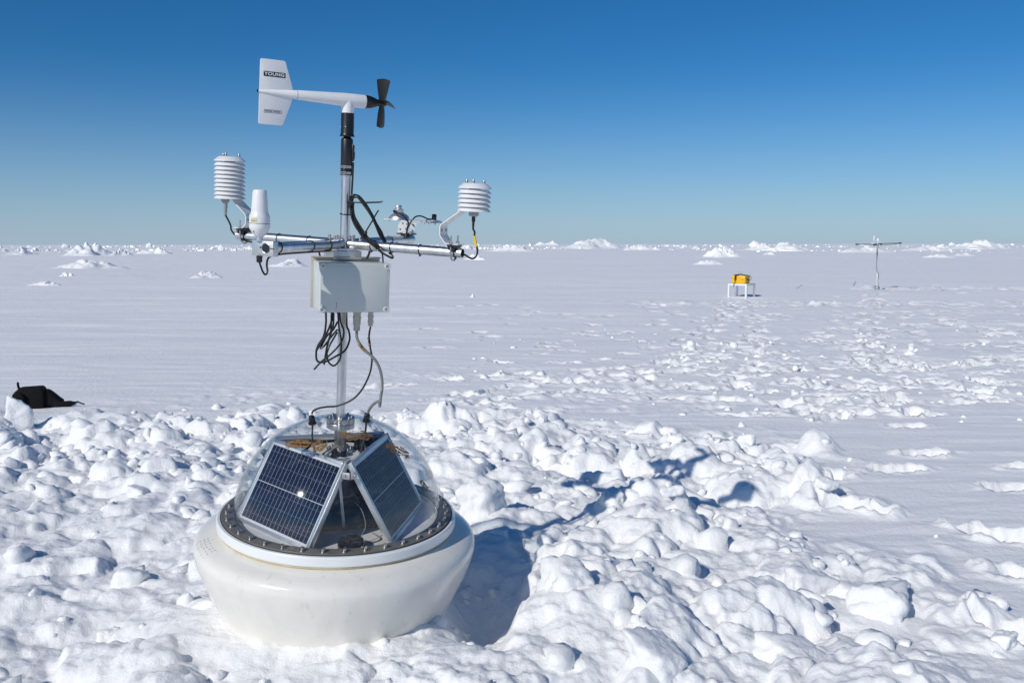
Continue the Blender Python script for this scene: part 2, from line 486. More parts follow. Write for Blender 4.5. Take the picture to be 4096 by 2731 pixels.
# ------------------------------------------------------------------ mesh helpers
def mesh_np(name, V, F, mat, sm=True, sharp=None):
    me = bpy.data.meshes.new(name)
    V = np.asarray(V, np.float32); F = np.asarray(F, np.int32)
    k = F.shape[1]
    me.vertices.add(len(V)); me.vertices.foreach_set('co', V.ravel())
    me.loops.add(F.size); me.loops.foreach_set('vertex_index', F.ravel())
    me.polygons.add(len(F)); me.polygons.foreach_set('loop_start', np.arange(0, F.size, k, dtype=np.int32))
    me.update(calc_edges=True)
    me.validate()
    if sm:
        me.shade_smooth()
        if sharp:
            me.set_sharp_from_angle(angle=R(sharp))
    me.materials.append(mat)
    return me

def tag(o, label=None, cat=None, group=None, kind=None):
    if label: o['label'] = label
    if cat: o['category'] = cat
    if group: o['group'] = group
    if kind: o['kind'] = kind
    return o

def link(name, me, parent=None, loc=None, rot=None, scale=None):
    o = bpy.data.objects.new(name, me)
    COL.objects.link(o)
    if parent is not None: o.parent = parent
    if loc is not None: o.location = loc
    if rot is not None: o.rotation_euler = rot
    if scale is not None: o.scale = scale
    return o

def empty(name, loc, rot=(0, 0, 0)):
    o = bpy.data.objects.new(name, None)
    o.empty_display_size = 0.1
    COL.objects.link(o)
    o.location = loc; o.rotation_euler = rot
    return o

def frame_of(d):
    d = np.asarray(d, float); d = d / np.linalg.norm(d)
    up = np.array([0, 0, 1.0]) if abs(d[2]) < 0.95 else np.array([0, 1.0, 0])
    u = np.cross(up, d); u /= np.linalg.norm(u)
    return u, np.cross(d, u), d

class MB:
    """collects shapes into one mesh"""
    def __init__(self):
        self.v = []; self.f = []
    def add(self, V, F):
        o = len(self.v)
        self.v += [tuple(map(float, p)) for p in V]
        self.f += [tuple(i + o for i in f) for f in F]
        return self
    def lathe(self, prof, seg=48, origin=(0, 0, 0), axis=(0, 0, 1), close=False):
        u, w, d = frame_of(axis)
        o = np.asarray(origin, float)
        V = []; rings = []
        for (r, z) in prof:
            if r < 1e-6:
                rings.append([len(V)]); V.append(o + d * z)
            else:
                ids = []
                for k in range(seg):
                    a = 2 * math.pi * k / seg
                    ids.append(len(V)); V.append(o + d * z + u * (r * math.cos(a)) + w * (r * math.sin(a)))
                rings.append(ids)
        F = []
        pairs = list(zip(rings[:-1], rings[1:]))
        if close: pairs.append((rings[-1], rings[0]))
        for A, B in pairs:
            for k in range(seg):
                k2 = (k + 1) % seg
                if len(A) == 1 and len(B) == 1: break
                if len(A) == 1: F.append((A[0], B[k2], B[k]))
                elif len(B) == 1: F.append((A[k], A[k2], B[0]))
                else: F.append((A[k], A[k2], B[k2], B[k]))
        return self.add(V, F)
    def cyl(self, p0, p1, r0, r1=None, seg=20, caps=True):
        p0 = np.asarray(p0, float); p1 = np.asarray(p1, float)
        r1 = r0 if r1 is None else r1
        L = np.linalg.norm(p1 - p0)
        pr = [(r0, 0), (r1, L)]
        if caps: pr = [(0, 0)] + pr + [(0, L)]
        return self.lathe(pr, seg, p0, p1 - p0)
    def pipe(self, p0, p1, r, t, seg=28):
        p0 = np.asarray(p0, float); p1 = np.asarray(p1, float)
        L = np.linalg.norm(p1 - p0)
        return self.lathe([(r, 0), (r, L), (r - t, L), (r - t, 0)], seg, p0, p1 - p0, close=True)
    def tube(self, pts, r, seg=8, res=6, caps=True):
        P = spline(pts, res)
        n = len(P)
        T = np.gradient(P, axis=0); T /= np.linalg.norm(T, axis=1)[:, None] + 1e-12
        u, w, _ = frame_of(T[0])
        V = []; F = []
        rad = r if callable(r) else (lambda f: r)
        for i in range(n):
            if i:
                u = u - T[i] * (u @ T[i]); u /= np.linalg.norm(u); w = np.cross(T[i], u)
            rr = rad(i / (n - 1))
            for k in range(seg):
                a = 2 * math.pi * k / seg
                V.append(P[i] + u * (rr * math.cos(a)) + w * (rr * math.sin(a)))
        for i in range(n - 1):
            for k in range(seg):
                k2 = (k + 1) % seg
                F.append((i * seg + k, i * seg + k2, (i + 1) * seg + k2, (i + 1) * seg + k))
        if caps:
            F.append(tuple(reversed(range(seg)))); F.append(tuple(range((n - 1) * seg, n * seg)))
        return self.add(V, F)
    def ring(self, c, axis, Rr, r, seg=28, s2=8):
        u, w, d = frame_of(axis); c = np.asarray(c, float)
        V = []; F = []
        for i in range(seg):
            a = 2 * math.pi * i / seg
            e = u * math.cos(a) + w * math.sin(a)
            for k in range(s2):
                b = 2 * math.pi * k / s2
                V.append(c + e * (Rr + r * math.cos(b)) + d * (r * math.sin(b)))
        for i in range(seg):
            for k in range(s2):
                F.append((i * s2 + k, ((i + 1) % seg) * s2 + k, ((i + 1) % seg) * s2 + (k + 1) % s2, i * s2 + (k + 1) % s2))
        return self.add(V, F)
    def box(self, c, size, ax=((1, 0, 0), (0, 1, 0), (0, 0, 1)), bev=0.0, seg=2):
        bm = bmesh.new()
        bmesh.ops.create_cube(bm, size=1.0)
        for v in bm.verts:
            v.co = Vector((v.co.x * size[0], v.co.y * size[1], v.co.z * size[2]))
        if bev > 0:
            bmesh.ops.bevel(bm, geom=bm.edges[:], offset=bev, segments=seg, profile=0.5, affect='EDGES', clamp_overlap=True)
        A = np.array(ax, float); c = np.asarray(c, float)
        bm.verts.index_update()
        V = [c + A[0] * v.co.x + A[1] * v.co.y + A[2] * v.co.z for v in bm.verts]
        F = [tuple(v.index for v in f.verts) for f in bm.faces]
        bm.free()
        return self.add(V, F)
    def prism(self, poly, d0, d1, O=(0, 0, 0), ax=((1, 0, 0), (0, 0, 1), (0, -1, 0)), bev=0.0):
        """polygon (a, b) in the plane of ax[0], ax[1], extruded along ax[2] from d0 to d1"""
        A = np.array(ax, float); O = np.asarray(O, float)
        bm = bmesh.new()
        lo = [bm.verts.new((a, b, d0)) for a, b in poly]
        hi = [bm.verts.new((a, b, d1)) for a, b in poly]
        n = len(poly)
        bm.faces.new(lo[::-1]); bm.faces.new(hi)
        for i in range(n):
            bm.faces.new((lo[i], lo[(i + 1) % n], hi[(i + 1) % n], hi[i]))
        bmesh.ops.recalc_face_normals(bm, faces=bm.faces[:])
        if bev > 0:
            bmesh.ops.bevel(bm, geom=bm.edges[:], offset=bev, segments=2, profile=0.5, affect='EDGES', clamp_overlap=True)
        bm.verts.index_update()
        V = [O + A[0] * v.co.x + A[1] * v.co.y + A[2] * v.co.z for v in bm.verts]
        F = [tuple(v.index for v in f.verts) for f in bm.faces]
        bm.free()
        return self.add(V, F)
    def mesh(self, name, mat, sharp=38):
        me = bpy.data.meshes.new(name)
        me.from_pydata(self.v, [], self.f)
        bm = bmesh.new(); bm.from_mesh(me)
        bmesh.ops.recalc_face_normals(bm, faces=bm.faces[:])
        bm.to_mesh(me); bm.free()
        me.shade_smooth()
        me.set_sharp_from_angle(angle=R(sharp))
        me.materials.append(mat)
        return me
    def build(self, name, mat, parent=None, loc=None, rot=None, sharp=38):
        return link(name, self.mesh(name, mat, sharp), parent, loc, rot)

def spline(pts, res=6):
    P = np.asarray(pts, float)
    if len(P) < 3 or res <= 1: return P
    Q = np.vstack([2 * P[0] - P[1], P, 2 * P[-1] - P[-2]])
    out = []
    for i in range(1, len(Q) - 2):
        p0, p1, p2, p3 = Q[i - 1], Q[i], Q[i + 1], Q[i + 2]
        for k in range(res):
            t = k / res
            out.append(0.5 * ((2 * p1) + (p2 - p0) * t + (2 * p0 - 5 * p1 + 4 * p2 - p3) * t * t + (3 * p1 - p0 - 3 * p2 + p3) * t ** 3))
    out.append(P[-1])
    return np.array(out)

# ------------------------------------------------------------------ ground, one sheet to the horizon
def build_ground():
    fine = np.arange(-0.80, 0.8001, 0.0026)
    coarse = np.arange(0.80 + 0.1, 2 * np.pi - 0.80 - 0.02, 0.1)
    th = np.concatenate([fine, coarse])                       # angle from +Y towards +X
    r1 = np.exp(np.arange(np.log(1.2), np.log(13.0), 0.0036))
    r2 = np.exp(np.arange(np.log(13.0), np.log(40.0), 0.0058))
    r3 = np.exp(np.arange(np.log(40.0), np.log(900.0), 0.02))
    r4 = np.exp(np.linspace(np.log(900.0), np.log(30000.0), 24))
    rr = np.concatenate([[0.3, 0.8], r1, r2, r3, r4])
    T, RR = np.meshgrid(th, rr)
    X = np.sin(T) * RR; Y = np.cos(T) * RR
    Zh = snow_height(X.ravel(), Y.ravel())
    V = np.stack([X.ravel(), Y.ravel(), Zh], 1)
    nr, nt = len(rr), len(th)
    i = np.arange(nr - 1)[:, None]; j = np.arange(nt)[None, :]
    j2 = (j + 1) % nt
    F = np.stack([i * nt + j + 0 * j, i * nt + j2, (i + 1) * nt + j2, (i + 1) * nt + j], -1).reshape(-1, 4)
    c = len(V)
    V = np.vstack([V, [[0, 0, snow_at(0.01, 0.01)]]])
    me = mesh_np('snow_ground', V, F[:, ::-1], M['snow'])
    g = link('snow_ground', me)
    tag(g, kind='structure')
    return g
build_ground()

# ------------------------------------------------------------------ blocks of snow
def ico(sub):
    bm = bmesh.new()
    bmesh.ops.create_icosphere(bm, subdivisions=sub, radius=1.0)
    bm.verts.ensure_lookup_table(); bm.verts.index_update()
    V = np.array([v.co[:] for v in bm.verts]); F = np.array([[v.index for v in f.verts] for f in bm.faces])
    bm.free()
    return V, F
ICO = {k: ico(k) for k in (1, 2, 3, 4)}

def chunk_verts(sub, seed, p=9.0, rough=0.05, boxy=True, dims=(1, 1, 1)):
    """a rounded, chipped block: soft intersection of planes, roughened"""
    rg = np.random.default_rng(seed)
    D, F = ICO[sub]
    N = []; B = []
    if boxy:
        for k in range(3):
            for s in (-1, 1):
                n = np.zeros(3); n[k] = s
                n += rg.normal(0, 0.16, 3); N.append(n / np.linalg.norm(n)); B.append(dims[k] * rg.uniform(0.78, 1.05))
    for k in range(6 if boxy else 14):
        n = rg.normal(0, 1, 3); N.append(n / np.linalg.norm(n)); B.append(rg.uniform(0.82, 1.12) * (np.abs(N[-1]) @ np.array(dims)) * 0.92)
    N = np.array(N); B = np.array(B)
    q = np.maximum(0, D @ N.T / B) ** p
    r = q.sum(1) ** (-1 / p)
    V = D * r[:, None]
    n1 = value3(V * 1.8 + seed * 3.1, seed) * 1.0 + value3(V * 4.2 + seed, seed + 9) * 0.6 + value3(V * 9.0, seed + 4) * 0.36 + value3(V * 19.0, seed + 5) * 0.2
    return V * (1 + rough * n1)[:, None], F

PROTO = []
for k in range(12):
    dims = [(1, .8, .7), (1, 1, .6), (1, .7, .9), (1, .9, .8)][k % 4]
    V, F = chunk_verts(4, 40 + k, p=[4.5, 5.5, 6.5][k % 3], rough=0.13, dims=dims)
    PROTO.append(mesh_np('snow_chunk', V, F, M['snow']))
BIG = []
for k in range(6):
    dims = [(1, .8, .8), (1, .6, .9), (1, .9, .55)][k % 3]
    V, F = chunk_verts(4, 90 + k, p=[6, 8][k % 2], rough=0.15, dims=dims)
    BIG.append(mesh_np('snow_block', V, F, M['snow']))

def scatter_rubble():
    rg = np.random.default_rng(21)
    Vs = []; Fs = []; off = 0
    protos = {s: [chunk_verts(s, 300 + 20 * s + k, p=[6, 8, 11][k % 3], rough=0.16, boxy=(k % 2 == 0), dims=[(1, .8, .7), (1, .9, .9), (1, .7, .6)][k % 3]) for k in range(10)] for s in (1, 2)}
    n = 0
    pts = []
    while n < 3000:
        y = 2.3 + 6.2 * rg.random() ** 0.8
        x = rg.uniform(-5.6, 2.6) if rg.random() < .8 else rg.uniform(-.74, .68) * y
        pts.append((x, y)); n += 1
    P = np.array(pts)
    m = rubble_mask(P[:, 0], P[:, 1]); rb = np.hypot(P[:, 0] - BX, P[:, 1] - BY)
    clump = fbm(P[:, 0] * 1.5, P[:, 1] * 1.5, 71, 2)
    keep = (rg.random(len(P)) < m * (0.45 + 0.6 * clump) * (0.42 + 0.58 * np.clip(smooth(4.6, 6.4, P[:, 1]) + smooth(-.2, .6, P[:, 0]) + 0.5 * (rb < .9), 0, 1))) & (rb > 0.47)
    P = P[keep]
    # strays on the trampled snow beyond
    ex = []
    for k in range(420):
        y = 7.6 + 8.5 * rg.random() ** 1.5
        ex.append((y * rg.uniform(-.6, .62) if y < 8.4 else y * rg.uniform(-.05, .62), y))
    E_ = np.array(ex); ke = rg.random(len(E_)) < 0.25 + 0.9 * fbm(E_[:, 0] * .5, E_[:, 1] * .8, 73, 2) + 0.25 * (E_[:, 0] > 1.5)
    E_ = E_[ke]
    ns = len(P)
    P = np.vstack([P, E_])
    Zs = snow_height(P[:, 0], P[:, 1])
    for i, (x, y) in enumerate(P):
        s = float(np.clip(rg.lognormal(math.log(0.025), 0.50), 0.012, 0.070))
        if i >= ns: s = float(np.clip(rg.lognormal(math.log(0.026), 0.5), 0.012, 0.07))
        V, F = protos[2 if s > 0.02 and y < 6.5 else 1][rg.integers(10)]
        rot = np.array(Euler((rg.uniform(-.6, .6), rg.uniform(-.6, .6), rg.uniform(0, 6.28))).to_matrix())
        W = (V * s) @ rot.T + np.array([x, y, Zs[i] + s * rg.uniform(-0.45, 0.15)])
        Vs.append(W); Fs.append(F + off); off += len(W)
    me = mesh_np('snow_rubble', np.vstack(Vs), np.vstack(Fs), M['snow'])
    o = link('snow_rubble', me)
    tag(o, 'small crumbled lumps of white snow strewn around the buoy', 'snow rubble', kind='stuff')
scatter_rubble()

CHUNKS = [
    # x, y, half size, squash (sx, sy, sz), turn z, tilt, lift, mesh, label
    (1.50, 3.56, .110, (1.0, .75, 1.0), 2.3, (.35, -.25), .035, 0, 'large square-edged snow block leaning at the right rim of the rubble'),
    (1.30, 3.80, .105, (1.15, .9, .75), .4, (.1, .2), .025, 1, 'broad rounded snow block behind the leaning square block'),
    (1.86, 3.27, .050, (1, .9, 1.1), .7, (.1, .1), .035, 2, 'lone fist-like snow lump on smooth snow at the lower right'),
    (-.16, 4.78, .130, (.9, .8, 1.0), .9, (.1, -.2), .05, 3, 'tall rounded snow block just behind the buoy hull on its right'),
    (-4.08, 7.32, .150, (.75, .5, 1.05), .35, (-.1, .25), .04, 4, 'upright wedge-shaped snow block in front of the black backpack'),
    (-3.55, 6.75, .130, (1.2, .7, .7), .5, (.2, .1), .01, 5, 'long tilted snow slab below the backpack'),
    (.22, 3.48, .130, (.75, .95, .85), .2, (.05, .12), .0, 3, 'big snow boulder walling the shaded hollow right of the hull'),
    (.50, 2.98, .105, (1.2, .95, .75), 1.9, (.25, -.2), .0, 5, 'wide low snow boulder at the bottom edge right of the buoy'),
    (1.02, 3.12, .110, (1.2, .9, .62), .3, (.1, .25), .0, 3, 'smooth-topped snow boulder at the bottom right of the rubble'),
    (-2.15, 7.45, .140, (1.3, .6, .75), .1, (.0, .1), .03, 2, 'flat-faced cut snow block on the far rim left of the mast'),
    (.95, 5.35, .140, (1.3, .7, .62), .15, (.0, .1), .01, 5, 'long flat snow slab lying across the mast shadow'),
    (-2.75, 6.2, .120, (1.4, .8, .6), -.3, (.2, .1), .01, 4, 'sloping crusted snow slab in the left rubble'),
]
for (x, y, s, sq, tz, tl, lift, mi, lab) in CHUNKS:
    o = link('snow_block', BIG[mi], None, (x, y, snow_at(x, y) + lift - .02), (tl[0], tl[1], tz), (s * sq[0], s * sq[1], s * sq[2]))
    tag(o, lab, 'snow block', 'large snow blocks around the buoy')

rg_c = np.random.default_rng(5)
cand = []
while len(cand) < 60:
    y = 3.4 + 4.8 * rg_c.random() ** 0.75
    x = y * rg_c.uniform(-.70, .50)
    if rubble_mask(np.array([x]), np.array([y]))[0] < .7: continue
    if math.hypot(x - BX, y - BY) < .85 or (abs(x - .0) < .35 and abs(y - 3.7) < .5): continue
    s = float(np.clip(rg_c.lognormal(math.log(.075), .35), .045, .14)) * (0.8 if y < 3.6 else 1.0)
    if y < 5.0 and x < -.3 and rg_c.random() < .6: continue
    if any(math.hypot(x - a, y - b) < (s + c) * .95 for a, b, c in cand): continue
    cand.append((x, y, s))
for i, (x, y, s) in enumerate(cand):
    o = link('snow_chunk', PROTO[i % 12], None, (x, y, snow_at(x, y) + s * rg_c.uniform(-.45, .0)),
             (rg_c.uniform(-.35, .35), rg_c.uniform(-.35, .35), rg_c.uniform(0, 6.28)), (s, s * rg_c.uniform(.75, 1), s * rg_c.uniform(.7, .95)))
    tag(o, 'loose lump of broken snow half sunk in the dug-up rubble', 'snow chunk', 'loose snow lumps in the rubble')

# ------------------------------------------------------------------ hummocks and far ice
def hummock(x, y, w, h, seed, lab, jag=0.5, lean=0.0, depth=None):
    rg = np.random.default_rng(seed)
    nx, ny = 64, 34
    dep = depth or w * 0.55
    u = np.linspace(-1, 1, nx); v = np.linspace(-1, 1, ny)
    U, Vv = np.meshgrid(u, v)
    q = np.sqrt(((U - lean * (1 - np.abs(U))) ** 2) + Vv ** 2)
    ang = np.arctan2(Vv, U)
    q = q * (1 + 0.28 * np.sin(ang * 2 + seed) + 0.18 * np.sin(ang * 3 + 2.1 * seed) + 0.12 * np.sin(ang * 5 + seed * .7))
    core = np.maximum(0, 1 - q * q) ** 2.2 * 0.8 + np.maximum(0, 1 - q) ** 2 * 0.2
    n = fbm(U * 2.2 + seed, Vv * 2.2, seed, 4, .55)
    blocks = lumps((U + 2) * 1.0 + .15 * n, (Vv + 2) * 1.0, 0.42, seed + 3, (.4, .8), (.1, .55), .8)
    zz = core * (1 + 0.55 * n) + 1.25 * jag * blocks * np.maximum(0, 1 - q * 1.25)
    zz = zz / zz.max() * h - 0.06 * h * smooth(.75, 1.0, np.maximum(np.abs(U), np.abs(Vv))) - 0.02
    V = np.stack([(U * w / 2).ravel(), (Vv * dep).ravel(), zz.ravel()], 1)
    i, j = np.meshgrid(np.arange(ny - 1), np.arange(nx - 1), indexing='ij')
    F = np.stack([i * nx + j, i * nx + j + 1, (i + 1) * nx + j + 1, (i + 1) * nx + j], -1).reshape(-1, 4)
    # a base so the drift is a closed body
    nb = len(V)
    rim = list(range(nx)) + [k * nx + nx - 1 for k in range(1, ny)] + [(ny - 1) * nx + k for k in range(nx - 2, -1, -1)] + [k * nx for k in range(ny - 2, 0, -1)]
    B = V[rim].copy(); B[:, 2] = -0.5 - 0.2 * h
    V = np.vstack([V, B]); m = len(rim)
    S = np.array([(rim[(k + 1) % m], rim[k], nb + k, nb + (k + 1) % m) for k in range(m)])
    me = mesh_np('snow_hummock', V, np.vstack([F, S]), M['snow_far'], True, 50)
    o = link('snow_hummock', me, None, (x, y, snow_at(x, y)), (0, 0, math.atan2(-x, y)))
    tag(o, lab, 'snow hummock', 'snow hummocks on the ice plain')

hummock(-60.12, 128.57, 7.35, 1.83, 600, 'tall jagged snow hummock at the far left', 0.60, -0.10)
hummock(-55.57, 128.57, 3.00, 1.11, 607, 'steep white hummock right of the tall jagged one', 0.50, 0.10)
hummock(-55.92, 141.78, 5.31, 1.10, 614, 'broad domed hummock left of the ten-plate shield', 0.40, 0.20)
hummock(-27.04, 58.11, 4.80, 0.65, 621, 'low split hummock with drift tails below the tall jagged one', 0.60, 0.00)
hummock(-21.48, 43.42, 0.70, 0.23, 628, 'tiny hummock nearest at the left', 0.50, 0.00)
hummock(-17.54, 33.80, 1.57, 0.21, 635, 'flat drift hummock low at the left edge', 0.20, 0.10)
hummock(-14.96, 60.67, 3.54, 0.58, 642, 'pointed drift hummock between antenna block and instrument box', 0.30, 0.10)
hummock(-14.55, 42.75, 2.07, 0.37, 649, 'wedge-like hummock left below the antenna loop', 0.30, 0.20)
hummock(-73.20, 134.85, 4.89, 0.68, 656, 'gentle hummock at the extreme left of the plain', 0.30, 0.00)
hummock(26.50, 307.38, 22.28, 3.54, 663, 'high peaked hummock right of the six-plate shield', 0.50, 0.10)
hummock(29.72, 212.75, 6.60, 1.34, 670, 'small rounded hummock right of the high peak', 0.40, 0.00)
hummock(34.98, 221.27, 4.28, 0.90, 677, 'flat-topped ice block hummock beside the small rounded one', 0.20, 0.00)
hummock(24.22, 104.28, 4.41, 1.26, 684, 'steep bright hummock above the yellow case', 0.30, -0.10)
hummock(14.29, 66.53, 2.36, 0.34, 691, 'low drift left of the steep bright hummock', 0.20, 0.10)
hummock(56.17, 204.86, 10.73, 1.80, 698, 'smooth wide hummock right of the steep bright one', 0.30, 0.10)
hummock(60.85, 197.54, 11.54, 1.91, 705, 'long-tailed hummock left of the pole station', 0.50, -0.20)
hummock(34.98, 122.85, 3.22, 0.55, 712, 'little drift below the long-tailed hummock', 0.20, 0.00)
hummock(123.10, 240.52, 16.47, 2.65, 719, 'craggy hummock at the far right', 0.60, 0.20)
hummock(87.09, 190.72, 10.75, 1.36, 726, 'low hummock right of the pole station', 0.30, 0.10)
hummock(62.11, 158.00, 8.91, 1.22, 733, 'pale drift hummock behind the pole station', 0.20, 0.00)
hummock(38.73, 922.46, 29.72, 5.16, 740, 'distant rounded hummock left of the high peak', 0.40, 0.10)
hummock(-0.39, 178.41, 11.50, 1.43, 747, 'spreading drift behind the six-plate shield lead', 0.30, 0.30)
hummock(45.52, 96.95, 3.51, 0.42, 754, 'slight drift rise right of the pole station', 0.20, 0.00)
hummock(-3.65, 89.12, 2.51, 0.71, 761, 'small lump of snow just under the right arm lead', 0.60, 0.00)
hummock(-1.15, 26.20, 0.21, 0.12, 768, 'single crumb of snow on the plain right of the box', 0.60, 0.00)
hummock(52.05, 104.28, 3.99, 0.45, 775, 'faint drift below the craggy hummock', 0.20, 0.10)

def far_ice():
    rg = np.random.default_rng(77)
    Vs = []; Fs = []; off = 0
    protos = [chunk_verts(1, 500 + k, p=14, rough=0.16, boxy=(k % 2 == 0), dims=[(1, .7, .6), (1, .8, .9), (.8, .8, 1.1)][k % 3]) for k in range(12)]
    def put(x, y, s, sz):
        nonlocal off
        V, F = protos[rg.integers(12)]
        rot = np.array(Euler((rg.uniform(-.7, .7), rg.uniform(-.7, .7), rg.uniform(0, 6.28))).to_matrix())
        W = (V * (s, s, sz)) @ rot.T + np.array([x, y, snow_z(x, y) + sz * 0.25])
        Vs.append(W); Fs.append(F + off); off += len(W)
    gx = {}
    def snow_z(x, y): return 0.0
    for k in range(5200):
        d = 170 * math.exp(rg.random() * 1.9)
        a = rg.uniform(-.78, .78)
        dens = float(fbm(np.array([a * 9.0 + d * .004]), np.array([d * .008]), 81, 3)[0])
        if rg.random() > 0.24 + 0.8 * dens: continue
        s = d * 0.00062 * rg.lognormal(0, .6)
        put(math.sin(a) * d, math.cos(a) * d, min(s, 2.2), min(s, 2.2) * rg.uniform(.45, .95))
    for ridge in range(17):                                   # clustered pressure ridges
        d = rg.uniform(190, 520); a0 = rg.uniform(-.7, .7); L = rg.uniform(.02, .09)
        for k in range(int(L * 900)):
            a = a0 + rg.normal(0, L / 2); dd = d + rg.normal(0, d * .02)
            s = d * 0.00105 * rg.lognormal(-.1, .6)
            put(math.sin(a) * dd, math.cos(a) * dd, min(s, 2.4), min(s, 2.4) * rg.uniform(.5, 1.0))
    o = link('ice_rubble', mesh_np('ice_rubble', np.vstack(Vs), np.vstack(Fs), M['snow_far'], True, 40))
    tag(o, 'jagged white ice rubble in ridges along the horizon', 'ice rubble', kind='stuff')
far_ice()

# ------------------------------------------------------------------ the buoy (built about its mast, cross arms at z = 0)
TILT = Matrix(((0.99851, 0.0, 0.05454), (0.00307, 0.99842, -0.05618), (-0.05446, 0.05627, 0.99693)))
buoy = empty('weather_buoy', (-0.73398, 3.58989, -0.07257), TILT.to_euler())
tag(buoy, 'white weather buoy with clear dome, solar panels and instrument mast dug into snow', 'buoy')
OFF = (0, 0, 1.6)
def part(name, mb, mat, sharp=38):
    return mb.build(name, M[mat] if isinstance(mat, str) else mat, buoy, OFF, None, sharp)
def sub(name, mb, mat, parent, sharp=38):
    return mb.build(name, M[mat], parent, None, None, sharp)
A_RF = np.array([.9367, -.3500, 0]); A_RB = np.array([.3500, .9367, 0])
A_LF = np.array([-.3870, -.9221, 0]); A_LB = -A_RF
UP = np.array([0, 0, 1.0])
ZR = -1.0746

# hull, collar, clamp ring with bolts
hp = [(0, -1.63), (.34, -1.63), (.372, -1.622), (.393, -1.60), (.408, -1.57), (.433, -1.52), (.464, -1.45), (.504, -1.36), (.533, -1.29),
      (.550, -1.24), (.5575, -1.205), (.5575, -1.188), (.552, -1.172), (.540, -1.159), (.520, -1.148), (.49, -1.137), (.462, -1.130), (.43, -1.129), (0, -1.129)]
hp = spline([(a, b, 0) for a, b in hp[1:-1]], 3)[:, :2].tolist()
hull = part('hull', MB().lathe([(0, -1.63)] + hp + [(0, -1.129)], 128), 'hull', 60)
part('sealant_bead', MB().lathe([(.43, -1.1285), (.4655, -1.1285), (.467, -1.125), (.466, -1.1215), (.43, -1.1215)], 96, close=True), 'seal')
part('collar', MB().lathe([(.395, -1.1205), (.468, -1.1205), (.473, -1.1155), (.473, -1.086), (.469, -1.081), (.395, -1.081)], 128, close=True), 'collar')
ring = part('clamp_ring', MB().lathe([(.404, -1.0805), (.4555, -1.0805), (.4555, -1.0752), (.4549, -1.0746), (.4046, -1.0746), (.404, -1.0752)], 128, close=True), 'ring_steel')
part('gasket', MB().lathe([(.40, -1.0808), (.459, -1.0808), (.459, -1.0783), (.40, -1.0783)], 128, close=True), 'rubber')
bm_ = MB().cyl((0, 0, 0), (0, 0, .0016), .0115, seg=20).cyl((0, 0, .0016), (0, 0, .0135), .0078, seg=18)
bm_.lathe([(.0078, .0135), (.0040, .0142), (.0040, .010), (0, .010)], 18)
bolt_me = bm_.mesh('bolt', M['steel'])
for k in range(36):
    a = 2 * math.pi * (k + .35) / 36
    link('bolt', bolt_me, ring, (.434 * math.cos(a), .434 * math.sin(a), ZR), (0, 0, a))

# dome
DR, DH = 0.4085, 0.389
def dome_pt(az, el, off=0.0):
    return np.array([(DR + off) * math.cos(el) * math.cos(az), (DR + off) * math.cos(el) * math.sin(az), ZR + (DH + off) * math.sin(el)])
prof = [(DR * math.cos(t), ZR + DH * math.sin(t)) for t in np.linspace(0, R(90), 48)[:-1]]
inner = [((DR - .006) * math.cos(t), ZR + (DH - .006) * math.sin(t)) for t in np.linspace(R(90), 0, 48)[1:]]
dome = part('dome', MB().lathe(prof + [(0, ZR + DH)], 128).lathe([(0, ZR + DH - .006)] + inner, 128)
            .lathe([(DR, ZR), (DR - .006, ZR)], 128), 'acrylic', 60)
part('dome_flange', MB().lathe([(DR + .002, ZR + .0005), (.432 - .012, ZR + .0008), (.4195, ZR + .004), (DR + .003, ZR + .006)], 128), 'acrylic', 60)

def tape_patch(az0, el0, w, h_, turn, seed, holes=.25, streak=10):
    """a torn strip of tape lying on the dome: grid of faces with torn ones left out"""
    nx, ny = 88, 40
    u = np.linspace(-1, 1, nx); v = np.linspace(-1, 1, ny)
    U, Vv = np.meshgrid(u, v)
    c, s = math.cos(turn), math.sin(turn)
    A = (U * w / 2 * c - Vv * h_ / 2 * s); B = (U * w / 2 * s + Vv * h_ / 2 * c)
    V = []
    for a, b in zip(A.ravel(), B.ravel()):
        V.append(dome_pt(az0 + a / (DR * math.cos(el0)), el0 + b / DR, .0012))
    edge = 1 - np.abs(Vv) - .30 * (fbm(U * 3 + seed, Vv * .6 + 3, seed, 3)) - .55 * smooth(.55, 1.05, np.abs(U))
    hole = fbm(U * 3.5 + seed * 2, Vv * 2.0, seed + 2, 4)
    keep = (edge > .10) & (hole < (1 - holes * 1.6) * .8)
    rg = np.random.default_rng(seed)
    for k in range(streak):
        x0, y0, t = rg.uniform(-.8, .8), rg.uniform(-.8, .8), rg.normal(.1, .5)
        L = rg.uniform(.15, .6)
        du, dv = math.cos(t), math.sin(t) * 2
        tt = (U - x0) * du + (Vv - y0) * dv / 4
        dd = np.abs(-(U - x0) * dv + (Vv - y0) * du)
        keep &= ~((np.abs(tt) < L) & (dd < rg.uniform(.03, .08)))
    F = []
    for i in range(ny - 1):
        for j in range(nx - 1):
            if keep[i, j]:
                F.append((i * nx + j, i * nx + j + 1, (i + 1) * nx + j + 1, (i + 1) * nx + j))
    used = sorted({k for f in F for k in f}); mp = {k: i for i, k in enumerate(used)}
    sub('tape', MB().add([V[k] for k in used], [tuple(mp[k] for k in f) for f in F]), 'tape', dome)
def dome_angles(p):
    return math.atan2(p[1], p[0]), math.atan2((p[2] - ZR) / DH, math.hypot(p[0], p[1]) / DR)
